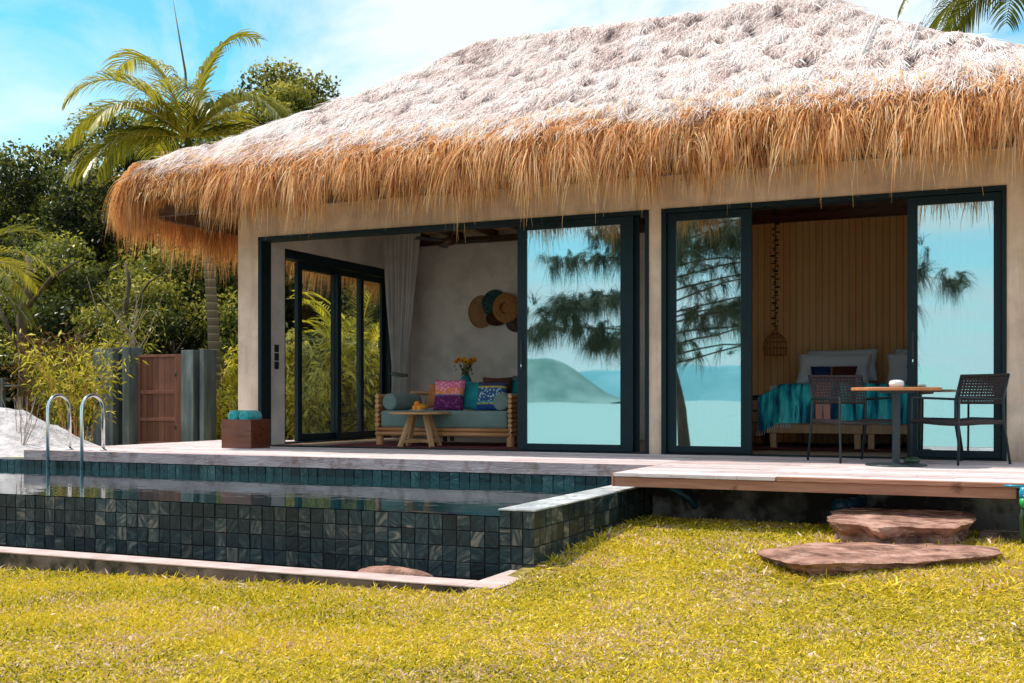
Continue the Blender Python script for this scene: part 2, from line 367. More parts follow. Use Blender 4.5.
def mk_slate(name, dark, lite, rough):
    m, nt, out = new_mat(name); L = nt.links.new
    at = N_(nt, 'ShaderNodeAttribute', attribute_name='tint')
    co = coords(nt)
    off = N_(nt, 'ShaderNodeVectorMath', operation='SCALE'); off.inputs['Scale'].default_value = 37.0
    cb = N_(nt, 'ShaderNodeCombineXYZ'); [L(at.outputs['Fac'], cb.inputs[i]) for i in range(3)]
    L(cb.outputs[0], off.inputs[0])
    rt = N_(nt, 'ShaderNodeVectorRotate', rotation_type='Y_AXIS'); mm = N_(nt, 'ShaderNodeMath', operation='MULTIPLY'); mm.inputs[1].default_value = 40.0
    L(at.outputs['Fac'], mm.inputs[0]); L(mm.outputs[0], rt.inputs['Angle']); L(co, rt.inputs['Vector'])
    ad = N_(nt, 'ShaderNodeVectorMath', operation='ADD'); L(rt.outputs[0], ad.inputs[0]); L(off.outputs[0], ad.inputs[1])
    mp = N_(nt, 'ShaderNodeMapping'); mp.inputs['Scale'].default_value = (1, 1, 3.5); L(ad.outputs[0], mp.inputs['Vector'])
    no = N_(nt, 'ShaderNodeTexNoise', Scale=5.0, Detail=6, Distortion=1.6); L(mp.outputs[0], no.inputs['Vector'])
    mx = N_(nt, 'ShaderNodeMix'); mx.inputs['Factor'].default_value = .27; L(no.outputs['Fac'], mx.inputs['A']); L(at.outputs['Fac'], mx.inputs['B'])
    cr = ramp(nt, [(.33, dark[0]), (.48, dark[1]), (.60, lite[0]), (.72, lite[1])]); L(mx.outputs['Result'], cr.inputs['Fac'])
    n3 = N_(nt, 'ShaderNodeTexNoise', Scale=1.7, Detail=5); L(coords(nt, (1, 1, .6)), n3.inputs['Vector'])
    r3 = ramp(nt, [(.35, (.45, .45, .45)), (.6, (1.15, 1.15, 1.15))]); L(n3.outputs['Fac'], r3.inputs['Fac'])
    m3 = N_(nt, 'ShaderNodeMix', data_type='RGBA', blend_type='MULTIPLY'); m3.inputs['Factor'].default_value = 1; L(cr.outputs['Color'], m3.inputs['A']); L(r3.outputs['Color'], m3.inputs['B'])
    bs = N_(nt, 'ShaderNodeBsdfPrincipled', Roughness=rough); bs.inputs['Specular IOR Level'].default_value = .4
    L(m3.outputs['Result'] if 'coping' not in name else cr.outputs['Color'], bs.inputs['Base Color'])
    bp = N_(nt, 'ShaderNodeBump', Strength=.5, Distance=.01); L(no.outputs['Fac'], bp.inputs['Height']); L(bp.outputs['Normal'], bs.inputs['Normal'])
    L(bs.outputs[0], out.inputs['Surface']); return m
M['slate'] = mk_slate('wet_slate_tile', [(.003, .011, .015), (.008, .027, .034)], [(.040, .062, .066), (.20, .175, .14)], .40)
M['slate_back'] = mk_slate('teal_slate_tile', [(.005, .022, .030), (.010, .045, .055)], [(.03, .09, .10), (.11, .19, .19)], .3)
M['slate_top'] = mk_slate('dry_slate_coping', [(.28, .30, .32), (.42, .43, .44)], [(.55, .55, .56), (.70, .68, .68)], .6)
M['grout'] = plain('grout', (.02, .018, .016), .9, c2=(.008, .007, .006))

def mk_palmbark():
    m, nt, out = new_mat('ringed_palm_bark'); L = nt.links.new
    sp = N_(nt, 'ShaderNodeSeparateXYZ'); L(coords(nt), sp.inputs[0])
    mul = N_(nt, 'ShaderNodeMath', operation='MULTIPLY'); mul.inputs[1].default_value = 7.0; L(sp.outputs['Z'], mul.inputs[0])
    fr = N_(nt, 'ShaderNodeMath', operation='FRACT'); L(mul.outputs[0], fr.inputs[0])
    cr = ramp(nt, [(0, (.30, .24, .16)), (.10, (.30, .24, .16)), (.16, (.10, .075, .04)), (1, (.17, .13, .07))]); L(fr.outputs[0], cr.inputs['Fac'])
    bs = N_(nt, 'ShaderNodeBsdfPrincipled', Roughness=.8); L(cr.outputs['Color'], bs.inputs['Base Color'])
    bp = N_(nt, 'ShaderNodeBump', Strength=.4, Distance=.01); L(fr.outputs[0], bp.inputs['Height']); L(bp.outputs['Normal'], bs.inputs['Normal'])
    L(bs.outputs[0], out.inputs['Surface']); return m
M['palmbark'] = mk_palmbark()

def mk_glass(name, refl, tint, rcol):
    m, nt, out = new_mat(name); L = nt.links.new
    gl = N_(nt, 'ShaderNodeBsdfGlossy', Roughness=.014 if refl > .5 else .0); gl.inputs['Color'].default_value = (*rcol, 1)
    tr = N_(nt, 'ShaderNodeBsdfTransparent'); tr.inputs['Color'].default_value = (*tint, 1)
    ms = N_(nt, 'ShaderNodeMixShader'); ms.inputs[0].default_value = refl
    if name == 'coated_glass':
        no = N_(nt, 'ShaderNodeTexNoise', Scale=1.1, Detail=1); L(coords(nt), no.inputs['Vector'])
        bp = N_(nt, 'ShaderNodeBump', Strength=.02, Distance=.05); L(no.outputs['Fac'], bp.inputs['Height']); L(bp.outputs['Normal'], gl.inputs['Normal'])
    L(tr.outputs[0], ms.inputs[1]); L(gl.outputs[0], ms.inputs[2]); L(ms.outputs[0], out.inputs['Surface']); return m
M['glass'] = mk_glass('coated_glass', .68, (.85, .93, .93), (.62, .80, .82))
M['glass_clear'] = mk_glass('clear_glass', .05, (.95, .97, .96), (.9, 1, 1))

def mk_water(name, base, bump, scale, rough=.02, mix=1.0):
    m, nt, out = new_mat(name); L = nt.links.new
    bs = N_(nt, 'ShaderNodeBsdfPrincipled', Roughness=rough, IOR=1.33); bs.inputs['Base Color'].default_value = (*base, 1)
    bs.inputs['Specular IOR Level'].default_value = .38
    no = N_(nt, 'ShaderNodeTexNoise', Scale=scale, Detail=2); L(coords(nt, (1, 2.2, 1)), no.inputs['Vector'])
    bp = N_(nt, 'ShaderNodeBump', Strength=bump, Distance=.02); L(no.outputs['Fac'], bp.inputs['Height']); L(bp.outputs['Normal'], bs.inputs['Normal'])
    L(bs.outputs[0], out.inputs['Surface']); return m
M['poolwater'] = mk_water('pool_water', (.006, .028, .034), .10, 2.6)
M['sea'] = mk_water('sea_water', (.34, .50, .47), .6, 1.5, rough=.35)
M['hill'] = surf('hazy_hill_forest', [(.35, (.12, .24, .22)), (.65, (.25, .38, .36))], scale=.035, rough=.95, bump=0)  # distance haze mixed into the forest colour
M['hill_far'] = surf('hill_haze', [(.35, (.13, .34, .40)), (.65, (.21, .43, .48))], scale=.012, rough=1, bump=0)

def pattern(name, axis, stops, fine=None, fscale=40, rough=.9):
    """woven cloth: bands along one object axis, with an optional finer motif"""
    m, nt, out = new_mat(name); L = nt.links.new
    co = coords(nt); sp = N_(nt, 'ShaderNodeSeparateXYZ'); L(co, sp.inputs[0])
    mr = N_(nt, 'ShaderNodeMapRange'); mr.inputs['From Min'].default_value = axis[1]; mr.inputs['From Max'].default_value = axis[2]
    L(sp.outputs[axis[0]], mr.inputs['Value'])
    cr = ramp(nt, stops, 'CONSTANT'); L(mr.outputs['Result'], cr.inputs['Fac']); col = cr.outputs['Color']
    if fine:
        vo = N_(nt, 'ShaderNodeTexVoronoi', Scale=fscale); L(co, vo.inputs['Vector'])
        r2 = ramp(nt, [(.30, (1, 1, 1)), (.42, (0, 0, 0))]); L(vo.outputs['Distance'], r2.inputs['Fac'])
        c2 = ramp(nt, fine, 'CONSTANT'); L(mr.outputs['Result'], c2.inputs['Fac'])
        mc = N_(nt, 'ShaderNodeMix', data_type='RGBA'); L(r2.outputs['Color'], mc.inputs['Factor']); L(col, mc.inputs['A']); L(c2.outputs['Color'], mc.inputs['B']); col = mc.outputs['Result']
    bs = N_(nt, 'ShaderNodeBsdfPrincipled', Roughness=rough); L(col, bs.inputs['Base Color'])
    nb = N_(nt, 'ShaderNodeTexNoise', Scale=220); L(co, nb.inputs['Vector'])
    bp = N_(nt, 'ShaderNodeBump', Strength=.4, Distance=.004); L(nb.outputs['Fac'], bp.inputs['Height']); L(bp.outputs['Normal'], bs.inputs['Normal'])
    L(bs.outputs[0], out.inputs['Surface']); return m

def mk_throw():
    m, nt, out = new_mat('ikat_throw'); L = nt.links.new
    co = coords(nt); sp = N_(nt, 'ShaderNodeSeparateXYZ'); L(co, sp.inputs[0])
    no = N_(nt, 'ShaderNodeTexNoise', Scale=1.0, Detail=5, Roughness=.6); L(coords(nt, (9, .6, 1.3)), no.inputs['Vector'])
    cr = ramp(nt, [(.38, (.008, .045, .11)), (.44, (.01, .12, .22)), (.49, (.01, .34, .42)), (.54, (.03, .62, .66)), (.62, (.16, .85, .85)), (.7, (.01, .20, .32))]); L(no.outputs['Fac'], cr.inputs['Fac'])
    mr = N_(nt, 'ShaderNodeMapRange'); mr.inputs['From Min'].default_value = 0; mr.inputs['From Max'].default_value = 1.2; L(sp.outputs['X'], mr.inputs['Value'])
    pk = ramp(nt, [(0, (0, 0, 0)), (.50, (1, 1, 1)), (.565, (.2, .2, .2)), (.58, (1, 1, 1)), (.645, (0, 0, 0))], 'CONSTANT'); L(mr.outputs['Result'], pk.inputs['Fac'])
    mc = N_(nt, 'ShaderNodeMix', data_type='RGBA'); L(pk.outputs['Color'], mc.inputs['Factor']); L(cr.outputs['Color'], mc.inputs['A']); mc.inputs['B'].default_value = (.90, .38, .30, 1)
    bs = N_(nt, 'ShaderNodeBsdfPrincipled', Roughness=.9); L(mc.outputs['Result'], bs.inputs['Base Color'])
    L(bs.outputs[0], out.inputs['Surface']); return m
M['throw'] = mk_throw()
# ------------------------------------------------------- camera, sun and sky
cam = bpy.data.cameras.new('camera'); co_ = bpy.data.objects.new('camera', cam); COL.objects.link(co_)
co_.location = (0, 0, .61); co_.rotation_euler = (R(90), 0, R(23.93))
cam.sensor_width = 36; cam.lens = 1143.3 / 1024 * 36; cam.shift_y = (399.4 - 341.5) / 1024
cam.clip_start = .05; cam.clip_end = 9000
S.camera = co_
S.view_settings.view_transform = 'Standard'; S.view_settings.look = 'None'
S.view_settings.exposure = 0; S.view_settings.gamma = 1
SUN = Vector((-.50, -.06, .86)).normalized()
sl = bpy.data.lights.new('sun', 'SUN'); sl.energy = 5.0; sl.angle = R(.5); sl.color = (1, .93, .82)
so = bpy.data.objects.new('sun', sl); COL.objects.link(so); so.rotation_euler = SUN.to_track_quat('Z', 'Y').to_euler()

W = bpy.data.worlds.new('World'); S.world = W; W.use_nodes = True
nt = W.node_tree; nt.nodes.clear(); L = nt.links.new
wo = nt.nodes.new('ShaderNodeOutputWorld'); bg = nt.nodes.new('ShaderNodeBackground'); L(bg.outputs[0], wo.inputs[0])
sky = nt.nodes.new('ShaderNodeTexSky'); sky.sky_type = 'NISHITA'; sky.sun_disc = False
sky.sun_elevation = math.asin(SUN.z); sky.sun_rotation = math.atan2(SUN.x, SUN.y)
sky.air_density = 1.0; sky.dust_density = .3; sky.ozone_density = 1.5
hs = N_(nt, 'ShaderNodeMix', data_type='RGBA', blend_type='MULTIPLY'); hs.inputs['Factor'].default_value = 1
hs.inputs['B'].default_value = (.62, 1.42, 1.42, 1); L(sky.outputs[0], hs.inputs['A'])
tc = nt.nodes.new('ShaderNodeTexCoord'); sp = nt.nodes.new('ShaderNodeSeparateXYZ'); L(tc.outputs['Generated'], sp.inputs[0])
# project the view direction on to a flat cloud layer
mz = N_(nt, 'ShaderNodeMath', operation='ADD'); mz.inputs[1].default_value = .18; L(sp.outputs['Z'], mz.inputs[0])
mz2 = N_(nt, 'ShaderNodeMath', operation='MAXIMUM'); mz2.inputs[1].default_value = .05; L(mz.outputs[0], mz2.inputs[0])
dv = N_(nt, 'ShaderNodeVectorMath', operation='DIVIDE'); L(tc.outputs['Generated'], dv.inputs[0])
cb = nt.nodes.new('ShaderNodeCombineXYZ'); [L(mz2.outputs[0], cb.inputs[i]) for i in range(3)]; L(cb.outputs[0], dv.inputs[1])
mp = N_(nt, 'ShaderNodeMapping'); mp.inputs['Scale'].default_value = (1, 1, 0); mp.inputs['Location'].default_value = (3.1, .4, 0); mp.inputs['Rotation'].default_value = (0, 0, R(35)); L(dv.outputs[0], mp.inputs[0])
mp2 = N_(nt, 'ShaderNodeMapping'); mp2.inputs['Scale'].default_value = (.8, 1.5, 1); L(mp.outputs[0], mp2.inputs[0])
cn = N_(nt, 'ShaderNodeTexNoise', Scale=1.15, Detail=10, Roughness=.56, Distortion=.6); L(mp2.outputs[0], cn.inputs['Vector'])
cr = ramp(nt, [(.37, (0, 0, 0)), (.46, (.40, .40, .40)), (.56, (.94, .94, .94))]); L(cn.outputs['Fac'], cr.inputs['Fac'])
cm = N_(nt, 'ShaderNodeMix', data_type='RGBA'); L(cr.outputs['Color'], cm.inputs['Factor']); L(hs.outputs['Result'], cm.inputs['A'])
cm.inputs['B'].default_value = (6.6, 7.2, 7.4, 1)
hz = ramp(nt, [(0, (.78, .78, .78)), (.10, (.55, .55, .55)), (.27, (0, 0, 0))]); L(sp.outputs['Z'], hz.inputs['Fac'])
ch = N_(nt, 'ShaderNodeMix', data_type='RGBA'); L(hz.outputs['Color'], ch.inputs['Factor']); L(cm.outputs['Result'], ch.inputs['A']); ch.inputs['B'].default_value = (5.4, 6.8, 7.3, 1)
L(ch.outputs['Result'], bg.inputs[0]); bg.inputs[1].default_value = .15

# ------------------------------------------------------------------ terrain
def smooth(a, b, x):
    t = min(1, max(0, (x - a) / (b - a))); return t * t * (3 - 2 * t)

def gz(x, y):
    """height of the ground"""
    front = -.63 - .125 * min(1.4, max(0, (-3 - x) / 6))
    z = front + (-.45 - front) * smooth(6.3, 9.3, y)
    z += .10 * math.exp(-((x + .8) / 1.3) ** 2 - ((y - 7.6) / .9) ** 2)
    z += .03 * math.sin(x * .9 + 1) * math.sin(y * .7)*smooth(9.5, 8.5, y)
    if x < -3.15: z = front + (-1.6 - front) * smooth(6.62, 6.75, y) if y < 10.5 else z
    if x < -3.15 and 6.60 < y < 10.5: z = -1.6
    if y >= 10.5: z = -.30
    if x < -11.1 and y >= 10.5: z = -.16
    far = -.16 if y > 12 else z
    if x < -9.6 and y >= 10.6: z = -.16
    if x < -15: z = -.4 if y < 10.5 else -.16
    if y < -3: z = z + (-2.6 - z) * smooth(-3, -30, y)
    return z
xs = sorted(set([-2500, -800, -300, -120, -60, -40, -30, -24, -20, -17] + [round(-15 + .25 * i, 3) for i in range(75)] + [4.5, 6, 9, 14, 20, 40, 100, 300, 900, 2500] + [-3.3, -3.29, -3.15, -3.14, -9.6, -9.61, -11.3, -11.31]))
ys = sorted(set([-2500, -600, -200, -80, -50, -30, -24, -18, -14, -10, -8, -6, -5, -4, -3, -2, -1, 0, 1, 2, 3] + [round(3.25 + .25 * i, 3) for i in range(40)] + [6.6, 6.61, 6.66, 10.49, 10.5, 10.6, 13, 14, 15, 18, 24, 40, 80, 200, 700, 2500]))
g = G(); nx = len(xs)
g.add([(x, y, gz(x, y)) for y in ys for x in xs], [(j * nx + i, j * nx + i + 1, (j + 1) * nx + i + 1, (j + 1) * nx + i) for j in range(len(ys) - 1) for i in range(nx - 1)], .5)
gm, gnt, gout = new_mat('ground_cover')
L = gnt.links.new
sp = N_(gnt, 'ShaderNodeSeparateXYZ'); L(coords(gnt), sp.inputs[0])
no = N_(gnt, 'ShaderNodeTexNoise', Scale=9.0, Detail=6); L(coords(gnt), no.inputs['Vector'])
c1 = ramp(gnt, [(.3, (.10, .065, .01)), (.5, (.26, .19, .03)), (.7, (.46, .33, .12))]); L(no.outputs['Fac'], c1.inputs['Fac'])
c2 = ramp(gnt, [(.3, (.45, .42, .36)), (.7, (.62, .58, .50))]); L(no.outputs['Fac'], c2.inputs['Fac'])
mr = N_(gnt, 'ShaderNodeMapRange'); mr.inputs['From Min'].default_value = -3.0; mr.inputs['From Max'].default_value = -4.5; L(sp.outputs['Y'], mr.inputs['Value'])
mc = N_(gnt, 'ShaderNodeMix', data_type='RGBA'); L(mr.outputs['Result'], mc.inputs['Factor']); L(c1.outputs['Color'], mc.inputs['A']); L(c2.outputs['Color'], mc.inputs['B'])
c3 = ramp(gnt, [(.3, (.05, .05, .015)), (.7, (.30, .27, .07))]); L(no.outputs['Fac'], c3.inputs['Fac'])
mr2 = N_(gnt, 'ShaderNodeMapRange'); mr2.inputs['From Min'].default_value = 10.4; mr2.inputs['From Max'].default_value = 10.6; L(sp.outputs['Y'], mr2.inputs['Value'])
mc2 = N_(gnt, 'ShaderNodeMix', data_type='RGBA'); L(mr2.outputs['Result'], mc2.inputs['Factor']); L(mc.outputs['Result'], mc2.inputs['A']); L(c3.outputs['Color'], mc2.inputs['B'])
bs = N_(gnt, 'ShaderNodeBsdfPrincipled', Roughness=.95); L(mc2.outputs['Result'], bs.inputs['Base Color'])
bp = N_(gnt, 'ShaderNodeBump', Strength=.6, Distance=.03); L(no.outputs['Fac'], bp.inputs['Height']); L(bp.outputs['Normal'], bs.inputs['Normal']); L(bs.outputs[0], gout.inputs[0])
tag(g.build('ground', gm, smooth=False), kind='structure')

g = G(); g.add([(-4000, -5000, -2.0), (4000, -5000, -2.0), (4000, -14, -2.0), (-4000, -14, -2.0)], [(0, 1, 2, 3)], .5)
tag(g.build('sea', M['sea']), kind='structure')

def hill(name, mat, pts, y0, depth, seed, rough=1.0):
    """a ridge of hills: pts = [(x, height)] along the far shore"""
    g = G(); n = 160
    x0, x1 = pts[0][0], pts[-1][0]
    def hgt(x):
        for (a, ha), (b, hb) in zip(pts, pts[1:]):
            if a <= x <= b:
                t = (x - a) / (b - a); t = t * t * (3 - 2 * t); return ha + (hb - ha) * t
        return 0
    def fn(u, v):
        x = x0 + (x1 - x0) * u; h = hgt(x)
        nn = mnoise.fractal(Vector((x * .006, v * 2, seed)), 1, 2, 6)
        return (x, y0 - depth * v, -3 + (h + 3) * math.sin(math.pi * min(1, v * 1.0)) * (1 + .12 * nn * rough) if v < 1 else -3)
    g.grid(fn, n, 12, .5)
    return tag(g.build(name, mat, smooth=True), kind='structure')

# lawn blades ---------------------------------------------------------------
def mnoise_arr(P, f):
    return np.array([mnoise.noise(Vector((float(p) * f, float(q) * f, 7.7))) for p, q in P])

def blade_field(n, x0, x1, y0, y1, keep, h, w):
    P = np.stack([RNG.uniform(x0, x1, n), RNG.uniform(y0, y1, n)], 1)
    m = keep(P[:, 0], P[:, 1]); P = P[m]
    Z = np.array([gz(float(a), float(b)) for a, b in P])
    c = np.stack([P[:, 0], P[:, 1], Z], 1); N = len(c)
    a = unit(np.stack([RNG.normal(size=N) * .9, RNG.normal(size=N) * .9, RNG.uniform(.05, .85, N)], 1))
    b = unit(np.cross(a, RNG.normal(size=(N, 3))))
    s = h * RNG.uniform(.5, 1.35, N)[:, None]; ww = w * RNG.uniform(.6, 1.3, N)[:, None]
    tip = c + a * s; tip[:, 2] -= s[:, 0] * .12
    V = np.stack([c, c + a * s * .45 + b * ww, tip, c + a * s * .5 - b * ww], 1).reshape(-1, 3)
    t = RNG.beta(2.2, 1.7, N)
    dry = np.array([mnoise.noise(Vector((float(p) * 2.3, float(q) * 2.3, 4.4))) + .6 * mnoise.noise(Vector((float(p) * 8, float(q) * 8, 1.4))) for p, q in P])
    t = np.clip(t * .84 + .22 * mnoise_arr(P, 1.1), 0, .84)
    t = np.where(RNG.random(N) < np.clip(.13 + .36 * dry, .03, .5), RNG.uniform(.86, 1, N), t)
    return V, np.arange(N * 4).reshape(N, 4), t
def on_lawn(x, y):
    return ((x > -3.02) & (y < 9.85)) | ((y < 6.50))
parts = [blade_field(360000, -6.2, 2.6, 3.0, 7.4, on_lawn, .034, .0037),
         blade_field(170000, -10, -3, 4.6, 6.55, on_lawn, .036, .0041),
         blade_field(150000, -3.1, 3.0, 7.4, 9.9, on_lawn, .038, .0043),
         blade_field(40000, 2.6, 5.0, 3.5, 9.9, on_lawn, .040, .006),
         blade_field(5000, -10, 3, 3.2, 9.8, on_lawn, .07, .0045)]
# longer blades growing up against the stone slabs and walls
def at_edge(x, y):
    d1 = np.abs(np.hypot((x + .85) / .86, (y - 7.9) / .78) - 1) < .13; d2 = np.abs(np.hypot((x + .83) / .62, (y - 9.0) / .78) - 1) < .12
    return d1 | (d2 & (y < 9.2)) | ((np.abs(x + 2.97) < .05) & (y > 7.2)) | ((y > 6.42) & (y < 6.51) & (x < -3))
n_ = 260; lp = np.stack([RNG.uniform(-6, 2, n_), RNG.uniform(3.6, 9, n_)], 1); lp = lp[on_lawn(lp[:, 0], lp[:, 1])]
lc = np.array([(a, b, gz(a, b) + .022) for a, b in lp.tolist()]); lv, lq, lt = leaves(lc, .042, RNG.uniform(.86, 1, len(lc)), .5, 6.0); parts.append((lv, lq, lt))
parts.append(blade_field(60000, -9, .6, 6.4, 9.8, at_edge, .085, .0055))
V, Q, T = merge(parts)
tag(quads_mesh('lawn', V, Q, T, M['grass']), 'short yellow green lawn in front of the pool and deck', 'grass', kind='stuff')

# ---------------------------------------------------------------------- deck
def boards(g, x0, x1, y0, y1, ztop, th, w, along='x', gap=.009, lens=2.4):
    if along == 'x':
        y = y0
        while y < y1 - .01:
            yb = min(y + w, y1); x = x0 - random.uniform(0, lens * .7)
            while x < x1:
                xb = x + lens * random.uniform(.8, 1.2)
                a, b = max(x, x0), min(xb, x1)
                if b - a > .02: g.box(a + .0015, b - .0015, y + gap / 2, yb - gap / 2, ztop - th, ztop - random.uniform(0, .002))
                x = xb
            y = yb
dk = thing('timber_deck', 'long weathered timber deck running along the villa above the pool', 'deck', (-7, 11, 0))
def loc(o, p): o.location = (-p.location.x, -p.location.y, -p.location.z)
g = G(); boards(g, -10.97, -3.09, 10.262, 12.30, 0, .03, .145)
boards(g, -10.97, -9.44, 12.31, 14.3, 0, .03, .145)
o = g.build('deck_board', M['deck'], dk); loc(o, dk)
g = G(); g.box(-10.97, -3.09, 10.232, 10.258, -.118, .0); g.box(-10.995, -10.972, 10.232, 14.3, -.118, 0)
o = g.build('edge_board', M['kerb'], dk, bevel=.003); loc(o, dk)
pf = thing('timber_platform', 'raised timber platform in front of the bedroom doors with reddish edge board', 'platform', (-1, 10, 0))
g = G(); boards(g, -3.085, 1.9, 9.14, 12.30, 0, .03, .12); boards(g, -3.085, -1.75, 9.02, 9.14, .002, .03, .12); 
g2 = G(); g2.box(-1.74, 1.9, 9.03, 9.136, -.03, 0)
o = g.build('deck_board', M['deck'], pf); loc(o, pf); o = g2.build('edge_plank', M['fascia'], pf); loc(o, pf)
g = G(); g.box(-3.085, -.02, 9.045, 9.075, -.112, -.033); g.box(.09, 1.9, 9.045, 9.075, -.112, -.033); g.box(-3.1, -3.088, 9.03, 10.23, -.112, -.002)
o = g.build('fascia_board', M['fascia'], pf, bevel=.002); loc(o, pf)
g = G(); 
for x in np.arange(-2.9, 1.9, .6): g.box(x, x + .05, 9.08, 10.2, -.11, -.034)
o = g.build('joist', M['beam'], pf); loc(o, pf)
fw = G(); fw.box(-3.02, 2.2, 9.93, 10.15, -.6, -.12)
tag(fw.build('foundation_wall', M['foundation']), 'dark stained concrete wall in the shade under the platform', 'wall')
fk = G(); fk.box(-.28, 1.8, 9.30, 9.42, -.6, -.385)
tag(fk.build('kerb_stone', M['concrete'], bevel=.01), 'grey concrete kerb at the lawn edge right of the stone slabs', 'kerb')
g = G(); g.tube([(-2.9, 9.7, -.13), (-2.78, 9.75, -.18), (-2.66, 9.8, -.25), (-2.6, 9.85, -.34)], .028, 12)
tag(g.build('drain_pipe', M['bluepipe'], smooth=True), 'blue plastic pipe sticking out under the deck beside the pool wall', 'pipe')
g = G(); g.tube([(-1.35, 9.6, -.26), (-1.2, 9.9, -.24)], .05, 14); g.tube([(-1.36, 9.58, -.26), (-1.33, 9.64, -.26)], .06, 14)
tag(g.build('drain_pipe', M['bluepipe'], smooth=True), 'dark blue pipe outlet above the rear stone slab', 'pipe')

# ---------------------------------------------------------------------- pool
PX, PX2 = -3.06, -3.33; PY, PYB = 7.278, 10.25; ZW = -.211; ZC = -.155; ZB = -.64
pool = thing('swimming_pool', 'infinity pool clad in dark square slate tiles', 'swimming pool', (-8, 8.8, -.6))
def pb(g, name, m, **k):
    o = g.build(name, m, pool, **k); loc(o, pool); return o
def pgrid(g, kind, a0, a1, z0, z1, at, size=.112, out=-1):
    """slate tiles with open joints on a vertical face (kind x: face runs along x)"""
    n = max(1, round((a1 - a0) / size)); m = max(1, round((z1 - z0) / .112)); sa_, sz = (a1 - a0) / n, (z1 - z0) / m
    for i in range(n):
        for j in range(m):
            e = random.uniform(.003, .010); jt = random.uniform(.003, .0055)
            a, b = a0 + i * sa_ + jt, a0 + (i + 1) * sa_ - jt; c, d = z0 + j * sz + jt, z0 + (j + 1) * sz - jt
            if kind == 'x': g.box(a, b, at - (e if out < 0 else 0), at + (e if out > 0 else 0), c, d)
            else: g.box(at - (e if out < 0 else 0), at + (e if out > 0 else 0), a, b, c, d)
g = G(); g.box(-13.4, PX2, PY + .012, PY + .13, -1.5, ZW - .006); g.box(PX2, PX - .012, PY + .012, 10.22, -1.5, ZC - .012)
g.box(-13.6, PX2, 10.262, 10.5, -1.5, -.12); g.box(-13.6, -13.4, PY, 10.26, -1.5, -.16); g.box(-13.4, PX2, PY + .13, 10.26, -1.6, -1.5)
pb(g, 'shell', M['grout'])
g = G(); pgrid(g, 'x', -13.4, PX2, ZB - .02, ZW, PY + .010); pgrid(g, 'x', PX2, PX, ZB - .02, ZC - .012, PY + .010, .09)
pgrid(g, 'y', PY, 10.22, ZB - .02, ZC - .012, PX - .012, out=1)
pb(g, 'tile_cladding', M['slate'], bevel=.0015)
g = G(); pgrid(g, 'x', -13.4, PX2, -.232, -.12, PYB, .112); pgrid(g, 'x', -13.4, PX2, -.344, -.232, PYB, .112)
pgrid(g, 'y', PY + .02, 10.22, -.36, ZC - .012, PX2, out=-1)
pb(g, 'waterline_tile', M['slate_back'], bevel=.0015)
g = G()
y = PY - .004
while y < 10.2:
    for a, b in ((PX2 - .006, (PX + PX2) / 2), ((PX + PX2) / 2, PX + .004)):
        g.box(a + .001, b - .001, y + .001, min(y + .14, 10.22) - .001, ZC - .012, ZC - random.uniform(0, .0012))
    y += .14
pb(g, 'coping', M['slate_top'], bevel=.002)
g = G()
x = -13.6
while x < -11.2:
    g.box(x, x + .2, 10.24, 10.5, -.14, -.118); x += .203
pb(g, 'rear_coping', M['slate_back'], bevel=.002)
g = G(); g.box(-13.4, -3.235, 6.53, 6.75, -.98, -.588); g.box(-3.232, -3.0, 6.53, 7.27, -.98, -.588)
pb(g, 'catch_basin_kerb', M['concrete'], bevel=.006)
g = G(); g.box(-13.4, -3.24, 6.525, 6.756, -.586, -.575); g.box(-3.238, -2.993, 6.525, 7.268, -.586, -.576)
pb(g, 'kerb_cap', M['kerb_top'], bevel=.003)
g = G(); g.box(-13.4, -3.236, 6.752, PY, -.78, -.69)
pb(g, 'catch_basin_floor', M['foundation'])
g = G(); nxw, nyw = 60, 24
g.grid(lambda u, v: (-13.39 + u * (PX2 - .010 + 13.39), PY + .004 + v * (PYB - .012 - PY), ZW + .003), nxw, nyw, .5)
tag(g.build('pool_water', M['poolwater'], smooth=True), kind='structure')

# ----------------------------------------------------------------- the villa
FY = 12.32; WL, WR = -9.42, .62; BY = 16.8; IL = -9.2; TOP = 3.42; OH = 2.731
villa = thing('villa', 'thatched garden villa with plastered walls and dark sliding glass doors', 'villa', (-4.5, 14.5, 0))
def vb(g, name, m, parent=None, **k):
    o = g.build(name, m, parent or villa, **k)
    if parent is None: loc(o, villa)
    return o
g = G()
g.box(WL, -9.092, FY, FY + .22, -.3, TOP); g.box(-3.789, -3.645, FY, FY + .22, -.3, TOP); g.box(-.114, WR, FY, FY + .22, -.3, TOP)
g.box(-9.092, -3.789, FY, FY + .22, OH, TOP); g.box(-3.645, -.114, FY, FY + .22, OH, TOP)
g.box(WR - .2, WR, FY + .22, BY, -.3, TOP); g.box(WL, WR - .2, 16.6, BY, -.3, TOP)
DY0, DY1 = 13.04, 15.98
g.box(WL, IL, FY + .22, DY0, -.3, TOP); g.box(WL, IL, DY1, 16.6, -.3, TOP); g.box(WL, IL, DY0, DY1, 2.68, TOP)
vb(g, 'wall', M['plaster'])
